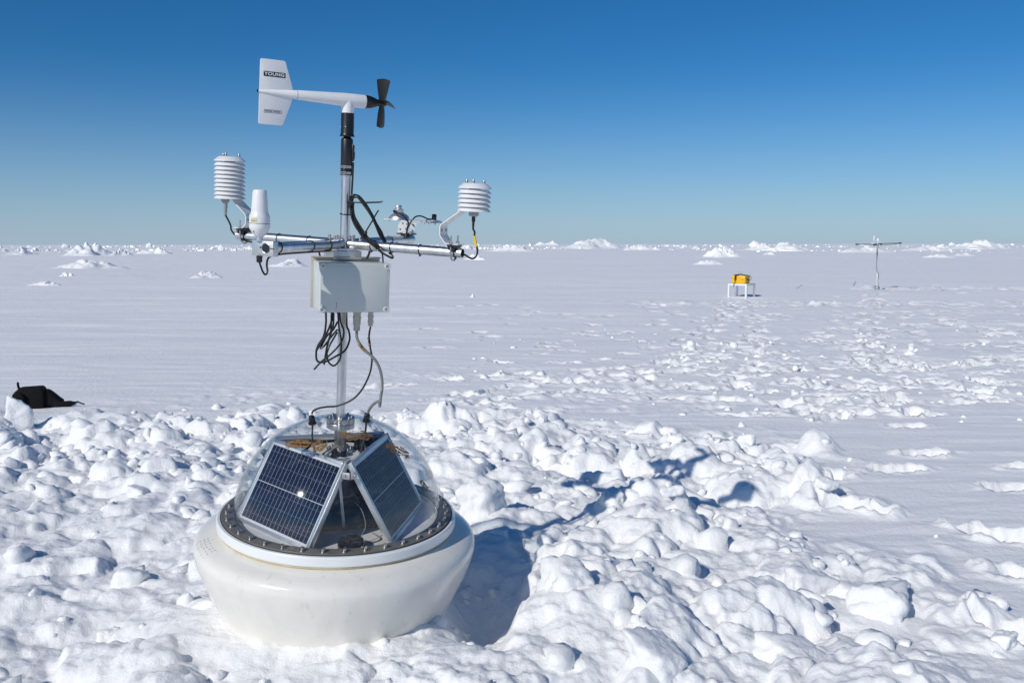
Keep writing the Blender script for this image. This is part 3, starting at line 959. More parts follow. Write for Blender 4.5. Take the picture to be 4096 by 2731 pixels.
for (px, w, h_, turn, seed, holes, st) in [((-.1314, -.2001, -.738), .115, .050, .30, 3, .32, 6), ((-.045, -.2288, -.7323), .060, .060, -.5, 8, .34, 5),
                                           ((.0939, -.1526, -.7025), .125, .062, -.12, 14, .10, 16), ((.2541, -.1134, -.7694), .115, .060, -.75, 19, .30, 8),
                                           ((.3579, -.1258, -.9114), .060, .036, -1.1, 25, .34, 6)]:
    a, e = dome_angles(px)
    tape_patch(a, e, w, h_, turn, seed, holes, st)

# inside: floor, central housing, solar panels
part('dome_floor', MB().lathe([(0, -1.0960), (.3945, -1.0960), (.3945, -1.1000), (0, -1.1000)], 96), 'white_metal')
part('floor_rim', MB().lathe([(.3948, -1.0962), (.3948, -1.0812), (.3995, -1.0812)], 96), 'white_metal')
part('housing', MB().lathe([(0, -.8405), (.122, -.8405), (.125, -.846), (.125, -1.0955), (0, -1.0955)], 64), 'dark')
tray = part('housing_lid', MB().lathe([(0, -.8495), (.128, -.8495), (.130, -.852), (.130, -.8605), (0, -.8605)], 64), 'white_metal')
PW, PH, PD = 0.450, 0.346, 0.022
POFF = np.array([-.012, -.016, 0])
def panel(az, n_first):
    d = np.array([math.cos(az), math.sin(az), 0]); t = np.array([-math.sin(az), math.cos(az), 0])
    top = d * .1540 + UP * -.8120; bot = d * .3070 + UP * -1.0790
    hv = (top - bot); hv = hv / np.linalg.norm(hv)
    nrm = np.cross(t, hv); nrm = nrm if nrm @ d > 0 else -nrm
    H = PH; c = (top + bot) / 2 + hv * .004 + POFF
    ax = (t, hv, nrm)
    fr = MB()
    rw = .014
    for s in (-1, 1):
        fr.box(c + t * s * (PW / 2 - rw / 2) - nrm * PD / 2, (rw, H, PD), ax, .0012)
        fr.box(c + hv * s * (H / 2 - rw / 2) - nrm * PD / 2, (PW - 2 * rw - .001, rw, PD), ax, .0012)
    p = part('solar_panel', fr, 'frame')
    iw, ih = PW - 2 * rw, H - 2 * rw
    sub('backsheet', MB().box(c - nrm * .0055, (iw + .001, ih + .001, .003), ax), 'backsheet', p)
    sub('rear_sheet', MB().box(c - nrm * .0085, (iw + .001, ih + .001, .0024), ax), 'panel_back', p)
    gw, gh = iw - .016, ih - .016
    cw, ch = gw / 18, gh / 2
    cell = MB().box((0, 0, 0), (cw - .0012, ch - .0024, .0002)).mesh('solar_cell', M['cell'])
    rot = Matrix((t, hv, nrm)).transposed().to_euler()
    for i in range(18):
        for j in range(2):
            q = c - nrm * .00385 + t * ((i + .5) * cw - gw / 2) + hv * ((j + .5) * ch - gh / 2)
            link('solar_cell', cell, p, tuple(q), rot)
    bb = MB()
    for j in range(2):
        for f in (.17, .5, .83):
            bb.box(c - nrm * .00365 + hv * ((j + f) * ch - gh / 2), (gw, .0009, .00025), ax)
    sub('busbar', bb, 'busbar', p)
    return p, c, ax
PAZ = R(-129.6)
panels = [panel(PAZ + k * 2 * math.pi / 3, k) for k in range(3)]
# corner bracket between the two front panels, screws, and feet
ca = PAZ + math.pi / 3
cd = np.array([math.cos(ca), math.sin(ca), 0]); ct = np.array([-cd[1], cd[0], 0])
br = MB()
for s in (-1, 1):
    dd = cd * .82 + ct * s * .57; dd /= np.linalg.norm(dd); tt = np.cross(UP, dd)
    br.box(cd * .2985 + ct * s * .0145 + UP * -.832 + POFF, (.030, .0022, .026), (tt, dd, UP), .0006)
bk = part('corner_bracket', br, 'frame')
for s in (-1, 1):
    dd = cd * .82 + ct * s * .57; dd /= np.linalg.norm(dd)
    o = cd * .2985 + ct * s * .0165 + UP * -.832 + POFF
    sub('screw', MB().cyl(o, o + dd * .004, .0052, .0035, seg=14), 'steel', bk)
    sub('panel_foot', MB().box(cd * (.245 + .0) + ct * s * .165 + UP * -1.086, (.018, .016, .020), (ct, cd, UP), .001), 'frame', bk)
rear = PAZ + 4 * math.pi / 3
# puck antenna with its lead, and the leads inside
part('puck_antenna', MB().lathe([(0, -1.0958), (.046, -1.0958), (.0495, -1.090), (.0495, -1.074), (.045, -1.062), (.034, -1.0565), (0, -1.055)], 40, (.110, -.336, 0)), 'gloss_black')
part('antenna_lead', MB().tube([(.135, -.305, -1.070), (.150, -.26, -1.04), (.13, -.22, -.995), (.100, -.205, -.965)], .0022).tube([(.135, -.305, -1.078), (.18, -.28, -1.092), (.205, -.24, -1.092), (.17, -.20, -1.088)], .0022), 'grey_cable')
cov = [(-.088, -.872), (.088, -.872), (.210, -1.0955), (-.210, -1.0955)]
part('inner_cover', MB().prism(cov, .170, .174, (0, 0, 0), (ct, UP, cd), .0006), 'cover')
part('strut', MB().box(cd * .186 - ct * .022 + UP * -.985, (.012, .009, .185), (ct + UP * -.02, cd, UP - ct * .10), .001), 'frame')

# riser tube, flanges, glands on the lid
part('riser_tube', MB().lathe([(.0238, -.8495), (.0238, -.730)], 36), 'steel')
lowf = part('lower_flange', MB().lathe([(0, -.8490), (.052, -.8490), (.053, -.848), (.053, -.8385), (.052, -.8375), (0, -.8375)], 48), 'steel')
upf = part('upper_flange', MB().lathe([(0, -.7300), (.0545, -.7300), (.0555, -.729), (.0555, -.7095), (.0548, -.7085), (.0555, -.7075), (.0555, -.6885), (.0545, -.6875), (0, -.6875)], 64), 'steel')
small_bolt = MB().cyl((0, 0, 0), (0, 0, .008), .0046, seg=14).mesh('bolt', M['steel'])
for k in range(8):
    a = 2 * math.pi * (k + .3) / 8
    link('bolt', small_bolt, upf, (.043 * math.cos(a), .043 * math.sin(a), -.6875))
    link('bolt', small_bolt, lowf, (.042 * math.cos(a), .042 * math.sin(a), -.8375))
def gland(name, base, axis, r=.0125, h_=.034, mat='gloss_black', nut=True):
    g = MB()
    if nut: g.lathe([(0, 0), (r * 1.28, 0), (r * 1.28, h_ * .16), (r * 1.1, h_ * .2), (r * 1.1, h_ * .28), (0, h_ * .28)], 24, base, axis)
    g.lathe([(r * .95, h_ * .26), (r * 1.0, h_ * .32), (r * 1.0, h_ * .72), (r * .82, h_ * .92), (r * .5, h_), (0, h_)], 12, base, axis)
    return part(name, g, mat)
gland('lid_gland', (-.006, -.078, -.8494), UP, .0135, .030)
gland('lid_gland', (.028, -.072, -.8494), UP, .0105, .026)
gland('lid_gland', (.062, .040, -.8494), UP, .0135, .045)
gland('lid_gland', (.085, .012, -.8494), UP, .0115, .036)
gl1 = np.array((-.0923, -.0943, -.6975)); gl2 = np.array((.1087, -.0398, -.692))
gland('dome_gland', gl1, (-.10, -.10, .97), .0125, .036)
gland('dome_gland', gl2, (.10, -.04, .97), .0125, .036)
gland('dome_plug', np.array((-.338, .150, -.900)), (-.85, .38, .35), .013, .020, 'black')
part('inner_lead', MB().tube([gl1 + (0, 0, .0), gl1 + (.002, -.004, -.06), gl1 + (.016, -.012, -.11), (-.062, -.105, -.855), (-.05, -.13, -.90)], .0034), 'cable')
part('inner_lead', MB().tube([gl2 + (0, 0, .0), gl2 + (-.004, -.004, -.05), gl2 + (-.016, -.02, -.12), (.082, -.075, -.87), (.08, -.09, -.92)], .0042), 'cable')
part('inner_lead', MB().tube([(-.006, -.078, -.820), (-.006, -.078, -.795), (-.030, -.085, -.80), (-.062, -.095, -.835), (-.080, -.11, -.89)], .0036), 'cable')
part('inner_lead', MB().tube([(.028, -.072, -.824), (.026, -.074, -.802), (.004, -.08, -.787), (-.02, -.083, -.803), (-.055, -.10, -.86), (-.06, -.12, -.91)], .0056), 'grey_cable')
part('inner_lead', MB().tube([(.062, .040, -.805), (.07, .03, -.785), (.10, .0, -.80), (.125, -.02, -.84), (.13, -.03, -.9)], .0034), 'cable')

for o_ in buoy.children:                                     # the lid assembly sits just above the panels' top edge
    if o_.name.split('.')[0] in ('housing_lid', 'lower_flange', 'lid_gland'):
        o_.location.z += .021

# mast and hub
part('mast', MB().pipe((0, 0, -.688), (0, 0, .246), .0187, .003, 40), 'alu')
part('mast_sleeve', MB().lathe([(.0172, .240), (.0182, .242), (.0182, .256), (.0200, .2565), (.0200, .262), (.0187, .2625), (.0187, .2645)], 36), 'alu')
wm_post = part('sensor_socket', MB().lathe([(0, .262), (.0205, .262), (.0212, .264), (.0212, .290), (.0225, .296), (.0225, .392), (.0205, .397), (.0150, .4005), (.0130, .4045), (0, .4045)], 40), 'black')
for z0, z1 in ((.2645, .2735), (.2870, .2965)):
    hc = part('hose_clamp', MB().lathe([(.0213, z0), (.0228, z0), (.0228, z1), (.0213, z1)], 40, close=True), 'steel')
    sl = MB()
    for k in range(12):
        a = R(-120 + k * 4.2)
        e = np.array([math.cos(a), math.sin(a), 0]); tt = np.array([-e[1], e[0], 0])
        sl.box(e * .0229 + UP * (z0 + z1) / 2, (.0007, .0008, (z1 - z0) * .55), (tt, e, UP))
    sub('clamp_slots', sl, 'ink', hc)
for z in (.2625, .2775, .2830):
    part('tie_band', MB().ring((0, 0, z), UP, .0222, .0017), 'cable')
jb = part('junction_cover', MB().box((.0245, -.004, .345), (.010, .016, .062), bev=.004).box((.026, -.004, .335), (.011, .012, .030), bev=.003), 'black')
part('sensor_lead', MB().tube([(.026, -.004, .31), (.0255, -.006, .26), (.024, -.008, .20), (.022, -.012, .15), (.022, -.016, .11)], .0038), 'cable')

def arm(d, L0, L1, name='cross_arm'):
    return part(name, MB().pipe(d * L0, d * L1, .0186, .0032, 40), 'alu')
LEN = .497
arms = {'rf': arm(A_RF, .0215, LEN), 'lf': arm(A_LF, .0215, .472), 'lb': arm(A_LB, .0215, LEN), 'rb': arm(A_RB, .0215, .555)}
for k, d in (('rf', A_RF), ('lf', A_LF), ('lb', A_LB), ('rb', A_RB)):
    for t in (.035, .068):
        o = d * t + UP * .0180
        sub('arm_bolt', MB().cyl(o, o + UP * .013, .0062, seg=16).cyl(o + UP * .013, o + UP * .0135, .003, seg=8), 'steel', arms[k])
def tie(k, d, t, r=.0203, tail=None):
    sub('cable_tie', MB().ring(d * t, d + np.array([0, 0, .06]), r, .0014).box(d * t + UP * -.021 + np.cross(d, UP) * .004, (.007, .006, .006), bev=.001), 'cable', arms[k])
for t in (.12, .205, .325, .47): tie('rf', A_RF, t)
for t in (.115, .225, .415): tie('lf', A_LF, t)
for t in (.16, .30, .455): tie('lb', A_LB, t)
for t in (.15, .36): tie('rb', A_RB, t)
BN = np.array([.415, -.910, 0]); BR = np.array([.910, .415, 0])
BAX = (BR, -BN, UP)
hubp = part('hub_block', MB().box(UP * -.0405 + BN * .012, (.110, .070, .033), BAX, .0015).box(UP * -.0195 + BN * .012, (.066, .060, .0085), BAX, .001), 'alu_block')
sub('hub_side', MB().box(UP * -.0405 - BR * .0655 + BN * .002, (.020, .046, .031), BAX, .001), 'alu_block', hubp)
for s in (-.0325, .0345):
    o = BR * s + BN * .0470 + UP * -.0385
    sub('bolt', MB().lathe([(.0085, 0), (.0085, .0028), (.0062, .003), (.0062, .0062), (.0035, .0064), (.0035, .003), (0, .003)], 20, o, BN), 'steel', hubp)
sub('sealant_blob', MB().lathe([(0, 0), (.013, .001), (.012, .007), (.006, .012), (0, .0135)], 20, BR * .030 + BN * .030 + UP * -.0155), 'white_metal', hubp)

# instrument box under the hub
bc = BN * .085 + BR * .0050 + UP * -.1545
part('backing_plate', MB().box(BN * .0265 + BR * -.0010 + UP * -.1450, (.268, .003, .196), BAX, .0006).box(BN * .040 + BR * -.001 + UP * -.0475, (.268, .030, .0022), BAX, .0006), 'box_plate')
ebox = part('instrument_box', MB().box(BN * .0740 + BR * .0050 + UP * -.1530, (.262, .090, .180), BAX, .006, 3), 'box')
lid = sub('lid', MB().box(BN * .1360 + BR * .0050 + UP * -.1530, (.268, .032, .186), BAX, .0055, 3), 'box', ebox)
sub('lid_panel', MB().box(BN * .1522 + BR * .0050 + UP * -.1530, (.244, .0026, .164), BAX, .0012, 2), 'box', ebox)
for s in (-1, 1):
    for z in (-1, 1):
        o = BN * .1515 + BR * (.0050 + s * .1225) + UP * (-.1530 + z * .0815)
        sc_ = MB().lathe([(0, 0), (.0118, 0), (.0118, .0048), (.0105, .006), (.0082, .0062), (.0078, .0046), (0, .0046)], 24, o, BN)
        sub('corner_screw', sc_, 'box', ebox)
        sub('screw_slot', MB().box(o + BN * .0049, (.0085, .0006, .0016), (BR * .9 + UP * .3, BN, UP * .9 - BR * .3)).box(o + BN * .0049, (.0016, .0006, .0085), (BR * .9 + UP * .3, BN, UP * .9 - BR * .3)), 'ink', ebox)
sub('box_label', MB().box(BN * .085 - BR * .1264 + UP * -.105, (.0008, .014, .026), BAX), 'paper', ebox)
sub('stain', MB().tube([BN * .1537 - BR * .062 + UP * -.207, BN * .1537 - BR * .066 + UP * -.213, BN * .1537 - BR * .065 + UP * -.222, BN * .1537 - BR * .067 + UP * -.230], .0010, 6), 'ink_soft', ebox)

def knurl(name, o, r, h_, mat, steps):
    g = MB()
    for (f0, f1, rf, seg) in steps:
        g.lathe([(0, -f0 * h_), (r * rf * .96, -f0 * h_), (r * rf, -(f0 + .03) * h_), (r * rf, -(f1 - .03) * h_), (r * rf * .96, -f1 * h_), (0, -f1 * h_)], seg, o)
    return part(name, g, mat, 25)
zb = -.2460
def under(s, b): return BN * b + BR * s + UP * zb
knurl('cable_gland', under(.0330, .085), .0175, .080, 'gland', [(0, .14, 1.0, 6), (.14, .30, .82, 24), (.30, .44, .92, 6), (.44, .72, .84, 20), (.72, .80, .70, 20), (.80, 1.0, .72, 6)])
knurl('cable_gland', under(.0870, .085), .0125, .063, 'gland', [(0, .16, 1.0, 6), (.16, .32, .80, 24), (.32, .50, .95, 6), (.50, .62, .8, 20), (.62, .84, .90, 6), (.84, 1.0, .70, 20)])
knurl('cable_gland', under(-.0150, .070), .0120, .012, 'gland', [(0, 1.0, 1.0, 6)])
for s in (-.0900, -.0640, -.0400):
    knurl('small_gland', under(s, .075), .0125, .011, 'black', [(0, .55, 1.0, 6), (.55, 1.0, .8, 16)])
br_ = MB()
for k in range(2):
    br_.tube([under(-.015 + k * .007, .070) + UP * -.012, under(-.017 + k * .008, .070) + UP * -.035, under(-.013 + k * .004, .068) + UP * -.058], .0034, 8)
part('braided_sleeve', br_, 'gland')


# ---- wind monitor, nose turned away to the right
yaw = R(30)
WA = np.array([math.cos(yaw), math.sin(yaw), 0]); WN = np.array([math.sin(yaw), -math.cos(yaw), 0])
WZ = .5397
WO = UP * WZ
wb = MB().lathe([(.0035, -.338), (.0050, -.335), (.0158, -.200), (.0168, -.197), (.0200, -.12), (.0226, -.06), (.0246, -.02), (.0252, .01), (.0250, .064), (.0246, .0665), (0, .0665)], 48, WO, WA)
wb.lathe([(.0235, .490), (.0235, .515), (.0245, .530), (.0252, .5400)], 40)
wmon = part('wind_monitor', wb, 'white', 45)
sub('tail_cap', MB().lathe([(0, -.3405), (.0050, -.3405), (.0056, -.337), (0, -.3365)], 16, WO, WA), 'black', wmon)
sub('joint_ring', MB().ring(WO + WA * -.1965, WA, .0160, .0011), 'ink', wmon)
AXV = (WA, UP, WN)
def rounded(poly, r, n=5):
    out = []
    m = len(poly)
    for i in range(m):
        p0, p1, p2 = (np.array(poly[(i + k) % m], float) for k in (-1, 0, 1))
        a = (p0 - p1) / np.linalg.norm(p0 - p1); b = (p2 - p1) / np.linalg.norm(p2 - p1)
        rr = min(r, np.linalg.norm(p0 - p1) * .4, np.linalg.norm(p2 - p1) * .4)
        s, e = p1 + a * rr, p1 + b * rr
        for k in range(n + 1):
            t = k / n
            out.append(tuple((1 - t) ** 2 * s + 2 * t * (1 - t) * p1 + t * t * e))
    return out
vane = rounded([(-.3355, .4250), (-.2470, .4250), (-.2130, .5180), (-.2110, .5560), (-.2400, .6535), (-.3300, .6535)], .007)
fin = sub('tail_vane', MB().prism(vane, -.0022, .0022, (0, 0, 0), AXV, .0007), 'white', wmon)
def plate(name, x0, x1, z0, z1, d, mat, t=.0006):
    return sub(name, MB().prism(rounded([(x0, z0), (x1, z0), (x1, z1), (x0, z1)], .0022, 3), d, d + t, (0, 0, 0), AXV), mat, wmon)
plate('name_plate', -.3182, -.2395, .5936, .6110, .0023, 'ink')
def text(name, body, size, x, z, d, mat, parent, sx=1.0, bold=0.0, spacing=1.0):
    cu = bpy.data.curves.new(name, 'FONT')
    cu.body = body; cu.size = size; cu.align_x = 'CENTER'; cu.align_y = 'CENTER'
    cu.offset = bold; cu.extrude = .00012; cu.space_character = spacing
    tmp = bpy.data.objects.new(name, cu); COL.objects.link(tmp)
    bpy.context.view_layer.update()
    me = bpy.data.meshes.new_from_object(tmp.evaluated_get(bpy.context.evaluated_depsgraph_get()))
    bpy.data.objects.remove(tmp); bpy.data.curves.remove(cu)
    co = np.array([v.co[:] for v in me.vertices])
    for v, c in zip(me.vertices, co):
        q = WA * (x + c[0] * sx) + UP * (z + c[1]) + WN * (d + c[2])
        v.co = q
    me.materials.clear(); me.materials.append(M[mat])
    me.name = name
    return link(name, me, parent)
text('lettering', 'YOUNG', .0150, -.2790, .6022, .0031, 'vane_print', wmon, 1.28, .00045, 1.06)
mm = MB()
x0, x1, z0, z1 = -.3155, -.2525, .4662, .4775
for (a0, a1, b0, b1) in ((x0, x1, z0, z0 + .0010), (x0, x1, z1 - .0010, z1), (x0, x0 + .0010, z0 + .0010, z1 - .0010), (x1 - .0010, x1, z0 + .0010, z1 - .0010)):
    mm.prism([(a0, b0), (a1, b0), (a1, b1), (a0, b1)], .0023, .0028, (0, 0, 0), AXV)
sub('label_border', mm, 'ink', wmon)
text('lettering', 'MARINE  MODEL', .0078, -.2840, .4718, .0024, 'ink', wmon, .93, .00016, 1.0)
sub('nose_cone', MB().lathe([(0, .0667), (.0250, .0667), (.0247, .078), (.0225, .092), (.0180, .106), (.0138, .116), (.0118, .124), (0, .124)], 40, WO, WA), 'black', wmon)
prop = MB().lathe([(0, .1245), (.0122, .1245), (.0122, .138), (.0100, .150), (.0050, .156), (0, .157)], 28, WO, WA)
PS = np.cross(WN, WA) ; PS = UP
for k in range(4):
    ang = R(6 + 90 * k)
    rad = UP * math.cos(ang) + WN * math.sin(ang)          # along the blade
    cir = np.cross(WA, rad)
    V = []; F = []
    nr_, nc_ = 14, 7
    for i in range(nr_):
        f = i / (nr_ - 1)
        r_ = .008 + .084 * f
        tw = R(76 - 22 * f)                                  # helical pitch
        ch = (.020 + .034 * f ** .8)
        for j in range(nc_):
            g = j / (nc_ - 1) - .5
            cam_ = .0035 * (1 - 4 * g * g)
            rr_ = r_ - (.006 * (2 * g) ** 2 if i == nr_ - 1 else 0)
            V.append(WO + WA * (.137 + ch * g * math.sin(tw) + cam_ * math.cos(tw)) + rad * rr_ + cir * (ch * g * math.cos(tw) - cam_ * math.sin(tw)))
    n0 = len(V)
    for q in list(V): V.append(q + WA * -.0009 + cir * .0004)
    for i in range(nr_ - 1):
        for j in range(nc_ - 1):
            a = i * nc_ + j
            F.append((a, a + 1, a + nc_ + 1, a + nc_)); F.append((n0 + a, n0 + a + nc_, n0 + a + nc_ + 1, n0 + a + 1))
    rim_ = [i * nc_ for i in range(nr_)] + [(nr_ - 1) * nc_ + j for j in range(1, nc_)] + [i * nc_ + nc_ - 1 for i in range(nr_ - 2, -1, -1)] + list(range(nc_ - 2, 0, -1))
    for a, b in zip(rim_, rim_[1:] + rim_[:1]): F.append((a, b, n0 + b, n0 + a))
    prop.add(V, F)
sub('propeller', prop, 'black', wmon, 50)
skirt = sub('pivot_housing', MB().lathe([(0, .4045), (.0285, .4045), (.0290, .4065), (.0262, .4100), (.0245, .416), (.0245, .4885), (.0240, .4915), (0, .4915)], 44), 'black', wmon)
for a in (-95, -5, -185):
    e = np.array([math.cos(R(a)), math.sin(R(a)), 0])
    sub('set_screw', MB().cyl(e * .0240 + UP * .4400, e * .0262 + UP * .4400, .0028, seg=12), 'steel', wmon)

# ---- stacked-plate radiation shields on bent brackets
def shield(c, n, ztop, name, clamp, side, bdir, glmat, lower):
    """n plates hung from ztop at c; strip bracket down to the clamp at the arm end"""
    cx, cy = c
    top = MB().lathe([(0, ztop), (.040, ztop), (.0450, ztop - .0015), (.0610, ztop - .0160), (.0615, ztop - .0195), (.0585, ztop - .0190), (.040, ztop - .0065), (0, ztop - .0065)], 64, (cx, cy, 0))
    s = part(name, top, 'white')
    ring_ = MB().lathe([(.020, 0), (.0455, 0), (.0500, -.0006), (.0615, -.0128), (.0612, -.0150), (.0585, -.0138), (.0490, -.0030), (.020, -.0030)], 64, close=True).mesh('shield_plate', M['white'])
    step = .0163
    for k in range(1, n):
        link('shield_plate', ring_, s, (cx, cy, ztop - .0055 - step * k))
    zb_ = ztop - .0055 - step * (n - 1)
    sub('sensor_core', MB().cyl((cx, cy, zb_ - .004), (cx, cy, ztop - .008), .022, seg=24), 'dark', s)
    for a in (150, 262, 28):
        e = np.array([math.cos(R(a)), math.sin(R(a)), 0]) * .036
        o = np.array([cx, cy, 0]) + e
        sub('stud', MB().cyl(o + UP * (ztop - .001), o + UP * (ztop + .005), .0058, .0050, 12).lathe([(.0046, .005), (.0046, .0095), (.003, .0125), (0, .0135)], 12, o + UP * ztop), 'steel', s)
        sub('stud', MB().cyl(o + UP * (zb_ - .0135), o + UP * (zb_ - .003), .0042, seg=10), 'steel', s)
    return s, zb_
def strip(name, pts, wdir, w, t, mat):
    """bent flat strip: path of points, width along wdir"""
    P = np.array(pts, float); n = len(P)
    T = np.gradient(P, axis=0); T /= np.linalg.norm(T, axis=1)[:, None]
    wd = np.asarray(wdir, float); V = []; F = []
    for i in range(n):
        nn = np.cross(T[i], wd); nn /= np.linalg.norm(nn)
        for (a, b) in ((-.5, -.5), (.5, -.5), (.5, .5), (-.5, .5)):
            V.append(P[i] + wd * w * a + nn * t * b)
    for i in range(n - 1):
        for k in range(4):
            F.append((i * 4 + k, i * 4 + (k + 1) % 4, (i + 1) * 4 + (k + 1) % 4, (i + 1) * 4 + k))
    F.append((3, 2, 1, 0)); F.append(tuple((n - 1) * 4 + k for k in range(4)))
    return MB().add(V, F)
def bend(pts, r=.012, n=5):
    """round the corners of an open polyline"""
    P = [np.array(p, float) for p in pts]; out = [P[0]]
    for i in range(1, len(P) - 1):
        a = P[i - 1] - P[i]; b = P[i + 1] - P[i]
        s = P[i] + a / np.linalg.norm(a) * r; e = P[i] + b / np.linalg.norm(b) * r
        for k in range(n + 1):
            t = k / n
            out.append((1 - t) ** 2 * s + 2 * t * (1 - t) * P[i] + t * t * e)
    return out + [P[-1]]
def ubolt_clamp(d, t, w=.062, rise=.040):
    """black saddle on the arm, U-bolt under it with two threaded legs through the plate"""
    side = np.cross(UP, d)
    c = d * t
    v = part('saddle', MB().prism([(-.040, .0300), (-.040, .0245), (-.030, .020), (-.028, .008), (-.014, .0135), (.0, .0178), (.014, .0135), (.028, .008), (.030, .020), (.040, .0245), (.040, .0300)], -.013, .013, c, (side, UP, d)), 'black')
    u = part('u_bolt', MB().tube([c + side * w / 2 + UP * .062, c + side * w / 2 + UP * .02, c + side * w / 2 + UP * -.006, c + side * w * .36 + UP * -.020, c + UP * -.030, c - side * w * .36 + UP * -.020, c - side * w / 2 + UP * -.006, c - side * w / 2 + UP * .02, c - side * w / 2 + UP * .062], .0034, 10, 5), 'steel')
    for s in (-1, 1):
        o = c + side * s * w / 2
        sub('nut', MB().cyl(o + UP * .0335, o + UP * .0352, .0080, seg=18).cyl(o + UP * .0352, o + UP * .0405, .0065, seg=6), 'steel', u)

# right front: six plates
ubolt_clamp(A_RF, .462)
s_rf, zb_rf = shield((.500, -.174), 6, .2557, 'radiation_shield', None, None, None, None, None)
b0 = A_RF * .462; side = A_RB
d_ = A_RF
pl = lambda u, z: b0 + d_ * u + UP * z
bk_rf = part('shield_bracket', strip('bracket', bend([pl(.028, .0318), pl(-.022, .0318), pl(-.046, .062), pl(-.046, .098), pl(.030, .153)], .008), side, .066, .003, 'white_metal'), 'white_metal')
for (u, w_) in ((-.0440, -.018), (-.0440, .018)):
    o = pl(u, .080) + side * w_
    sub('bracket_hole', MB().cyl(o, o + d_ * .0010, .0052, seg=16), 'ink_soft', bk_rf)
gcon = part('sensor_plug', MB().box((.500, -.174, zb_rf - .020), (.036, .036, .026), bev=.007, seg=3).cyl((.500, -.174, zb_rf - .008), (.500, -.174, zb_rf + .002), .012), 'grey_gland')
sub('plug_boot', MB().cyl((.500, -.174, zb_rf - .033), (.500, -.174, zb_rf - .051), .0068, seg=16).cyl((.500, -.174, zb_rf - .051), (.500, -.174, zb_rf - .080), .0050, .0036, 14), 'cable', gcon)

# left back: ten plates
ubolt_clamp(A_LB, .462)
s_lb, zb_lb = shield((-.4978, .174), 10, .3111, 'radiation_shield', None, None, None, None, None)
b1 = A_LB * .462; d2 = A_LB
pm = lambda u, z: b1 + d2 * u + UP * z
bk_lb = part('shield_bracket', strip('bracket', bend([pm(.030, .0318), pm(-.010, .0318), pm(-.028, .050), pm(-.028, .085), pm(.050, .150)], .008), side, .066, .003, 'white_metal'), 'white_metal')
for w_ in (-.018, .018):
    o = pm(-.0296, .066) + side * w_
    sub('bracket_hole', MB().cyl(o - d2 * .001, o, .0052, seg=16), 'ink_soft', bk_lb)
gc2 = part('sensor_plug', MB().lathe([(.011, 0), (.017, -.004), (.017, -.018), (.012, -.026), (.0085, -.030), (.0085, -.046), (.0068, -.050), (.0055, -.075), (0, -.075)], 20, (-.508, .150, zb_lb - .004)), 'grey_gland')
rib = MB()
for k in range(6): rib.ring((-.508, .150, zb_lb - .056 - k * .0042), UP, .0066 - k * .00025, .0013, 18, 6)
sub('strain_relief', rib, 'grey_gland', gc2)

# left front: antenna on a split clamp block
LFE = A_LF * .447
bx = np.array([-.9221, .3870, 0])                                                    # to the left along the block face
A_BX = -bx
AX_B = (A_BX, A_LF * -1, UP)
blk = MB().box(LFE + bx * .0145 + A_LF * .018 + UP * -.0020, (.088, .028, .052), AX_B, .0012)
ab = part('antenna_block', blk, 'alu_block')
sub('pipe_mouth', MB().cyl(LFE + A_LF * .0322, LFE + A_LF * .0328, .0158, seg=32), 'dark', ab)
sub('mouth_rim', MB().ring(LFE + A_LF * .0322, A_LF, .0172, .0013), 'alu', ab)
sub('clamp_slit', MB().box(LFE + A_BX * .026 + A_LF * .0322 + UP * -.0005, (.016, .0008, .0030), AX_B).box(LFE - A_BX * .0215 + A_LF * .0322 + UP * .001, (.007, .0008, .0055), AX_B), 'dark', ab)
an = np.array([-.2105, -.4300, 0])
ant = part('satellite_antenna', MB().lathe([(0, .0385), (.0150, .0385), (.0190, .0405), (.0335, .0640), (.0345, .0680), (.0345, .0815)], 48, an)
           .lathe([(.0345, .0832), (.0345, .1020), (.0330, .1090), (.0290, .1170), (.0280, .1240), (.0235, .1860), (.0215, .1920), (.0170, .1945), (0, .1950)], 48, an), 'white', 50)
sub('seam', MB().lathe([(.0338, .0815), (.0338, .0832)], 48, an), 'ink', ant)
sub('antenna_mount', MB().cyl(an + UP * .0225, an + UP * .0386, .0122, seg=28), 'alu', ant)
lb_ = MB(); V = []
for i in range(9):
    a = R(-128 + i * 5.0)
    for z in (.0865, .1000):
        V.append(an + np.array([math.cos(a), math.sin(a), 0]) * .0349 + UP * z)
lb_.add(V, [(2 * i, 2 * i + 2, 2 * i + 3, 2 * i + 1) for i in range(8)])
sub('sticker', lb_, 'label', ant)
st_ = MB()
for i in range(5):
    a = R(-124 + i * 5.5); e = np.array([math.cos(a), math.sin(a), 0]); tt = np.array([-e[1], e[0], 0])
    st_.box(an + e * .0351 + UP * .0905, (.0018, .0003, .0035), (tt, e, UP))
sub('sticker_print', st_, 'ink_soft', ant)
for a in (-118,):
    e = np.array([math.cos(R(a)), math.sin(R(a)), 0])
    sub('drain_screw', MB().cyl(an + e * .0245 + UP * .0560, an + e * .0285 + UP * .0545, .0035, seg=12), 'ink_soft', ant)
part('antenna_gland', MB().lathe([(0, -.0285), (.0112, -.0285), (.0112, -.032), (.0100, -.0325), (.0100, -.047), (.0080, -.0500), (0, -.0500)], 16, an + np.array([.0, 0, 0])), 'black')

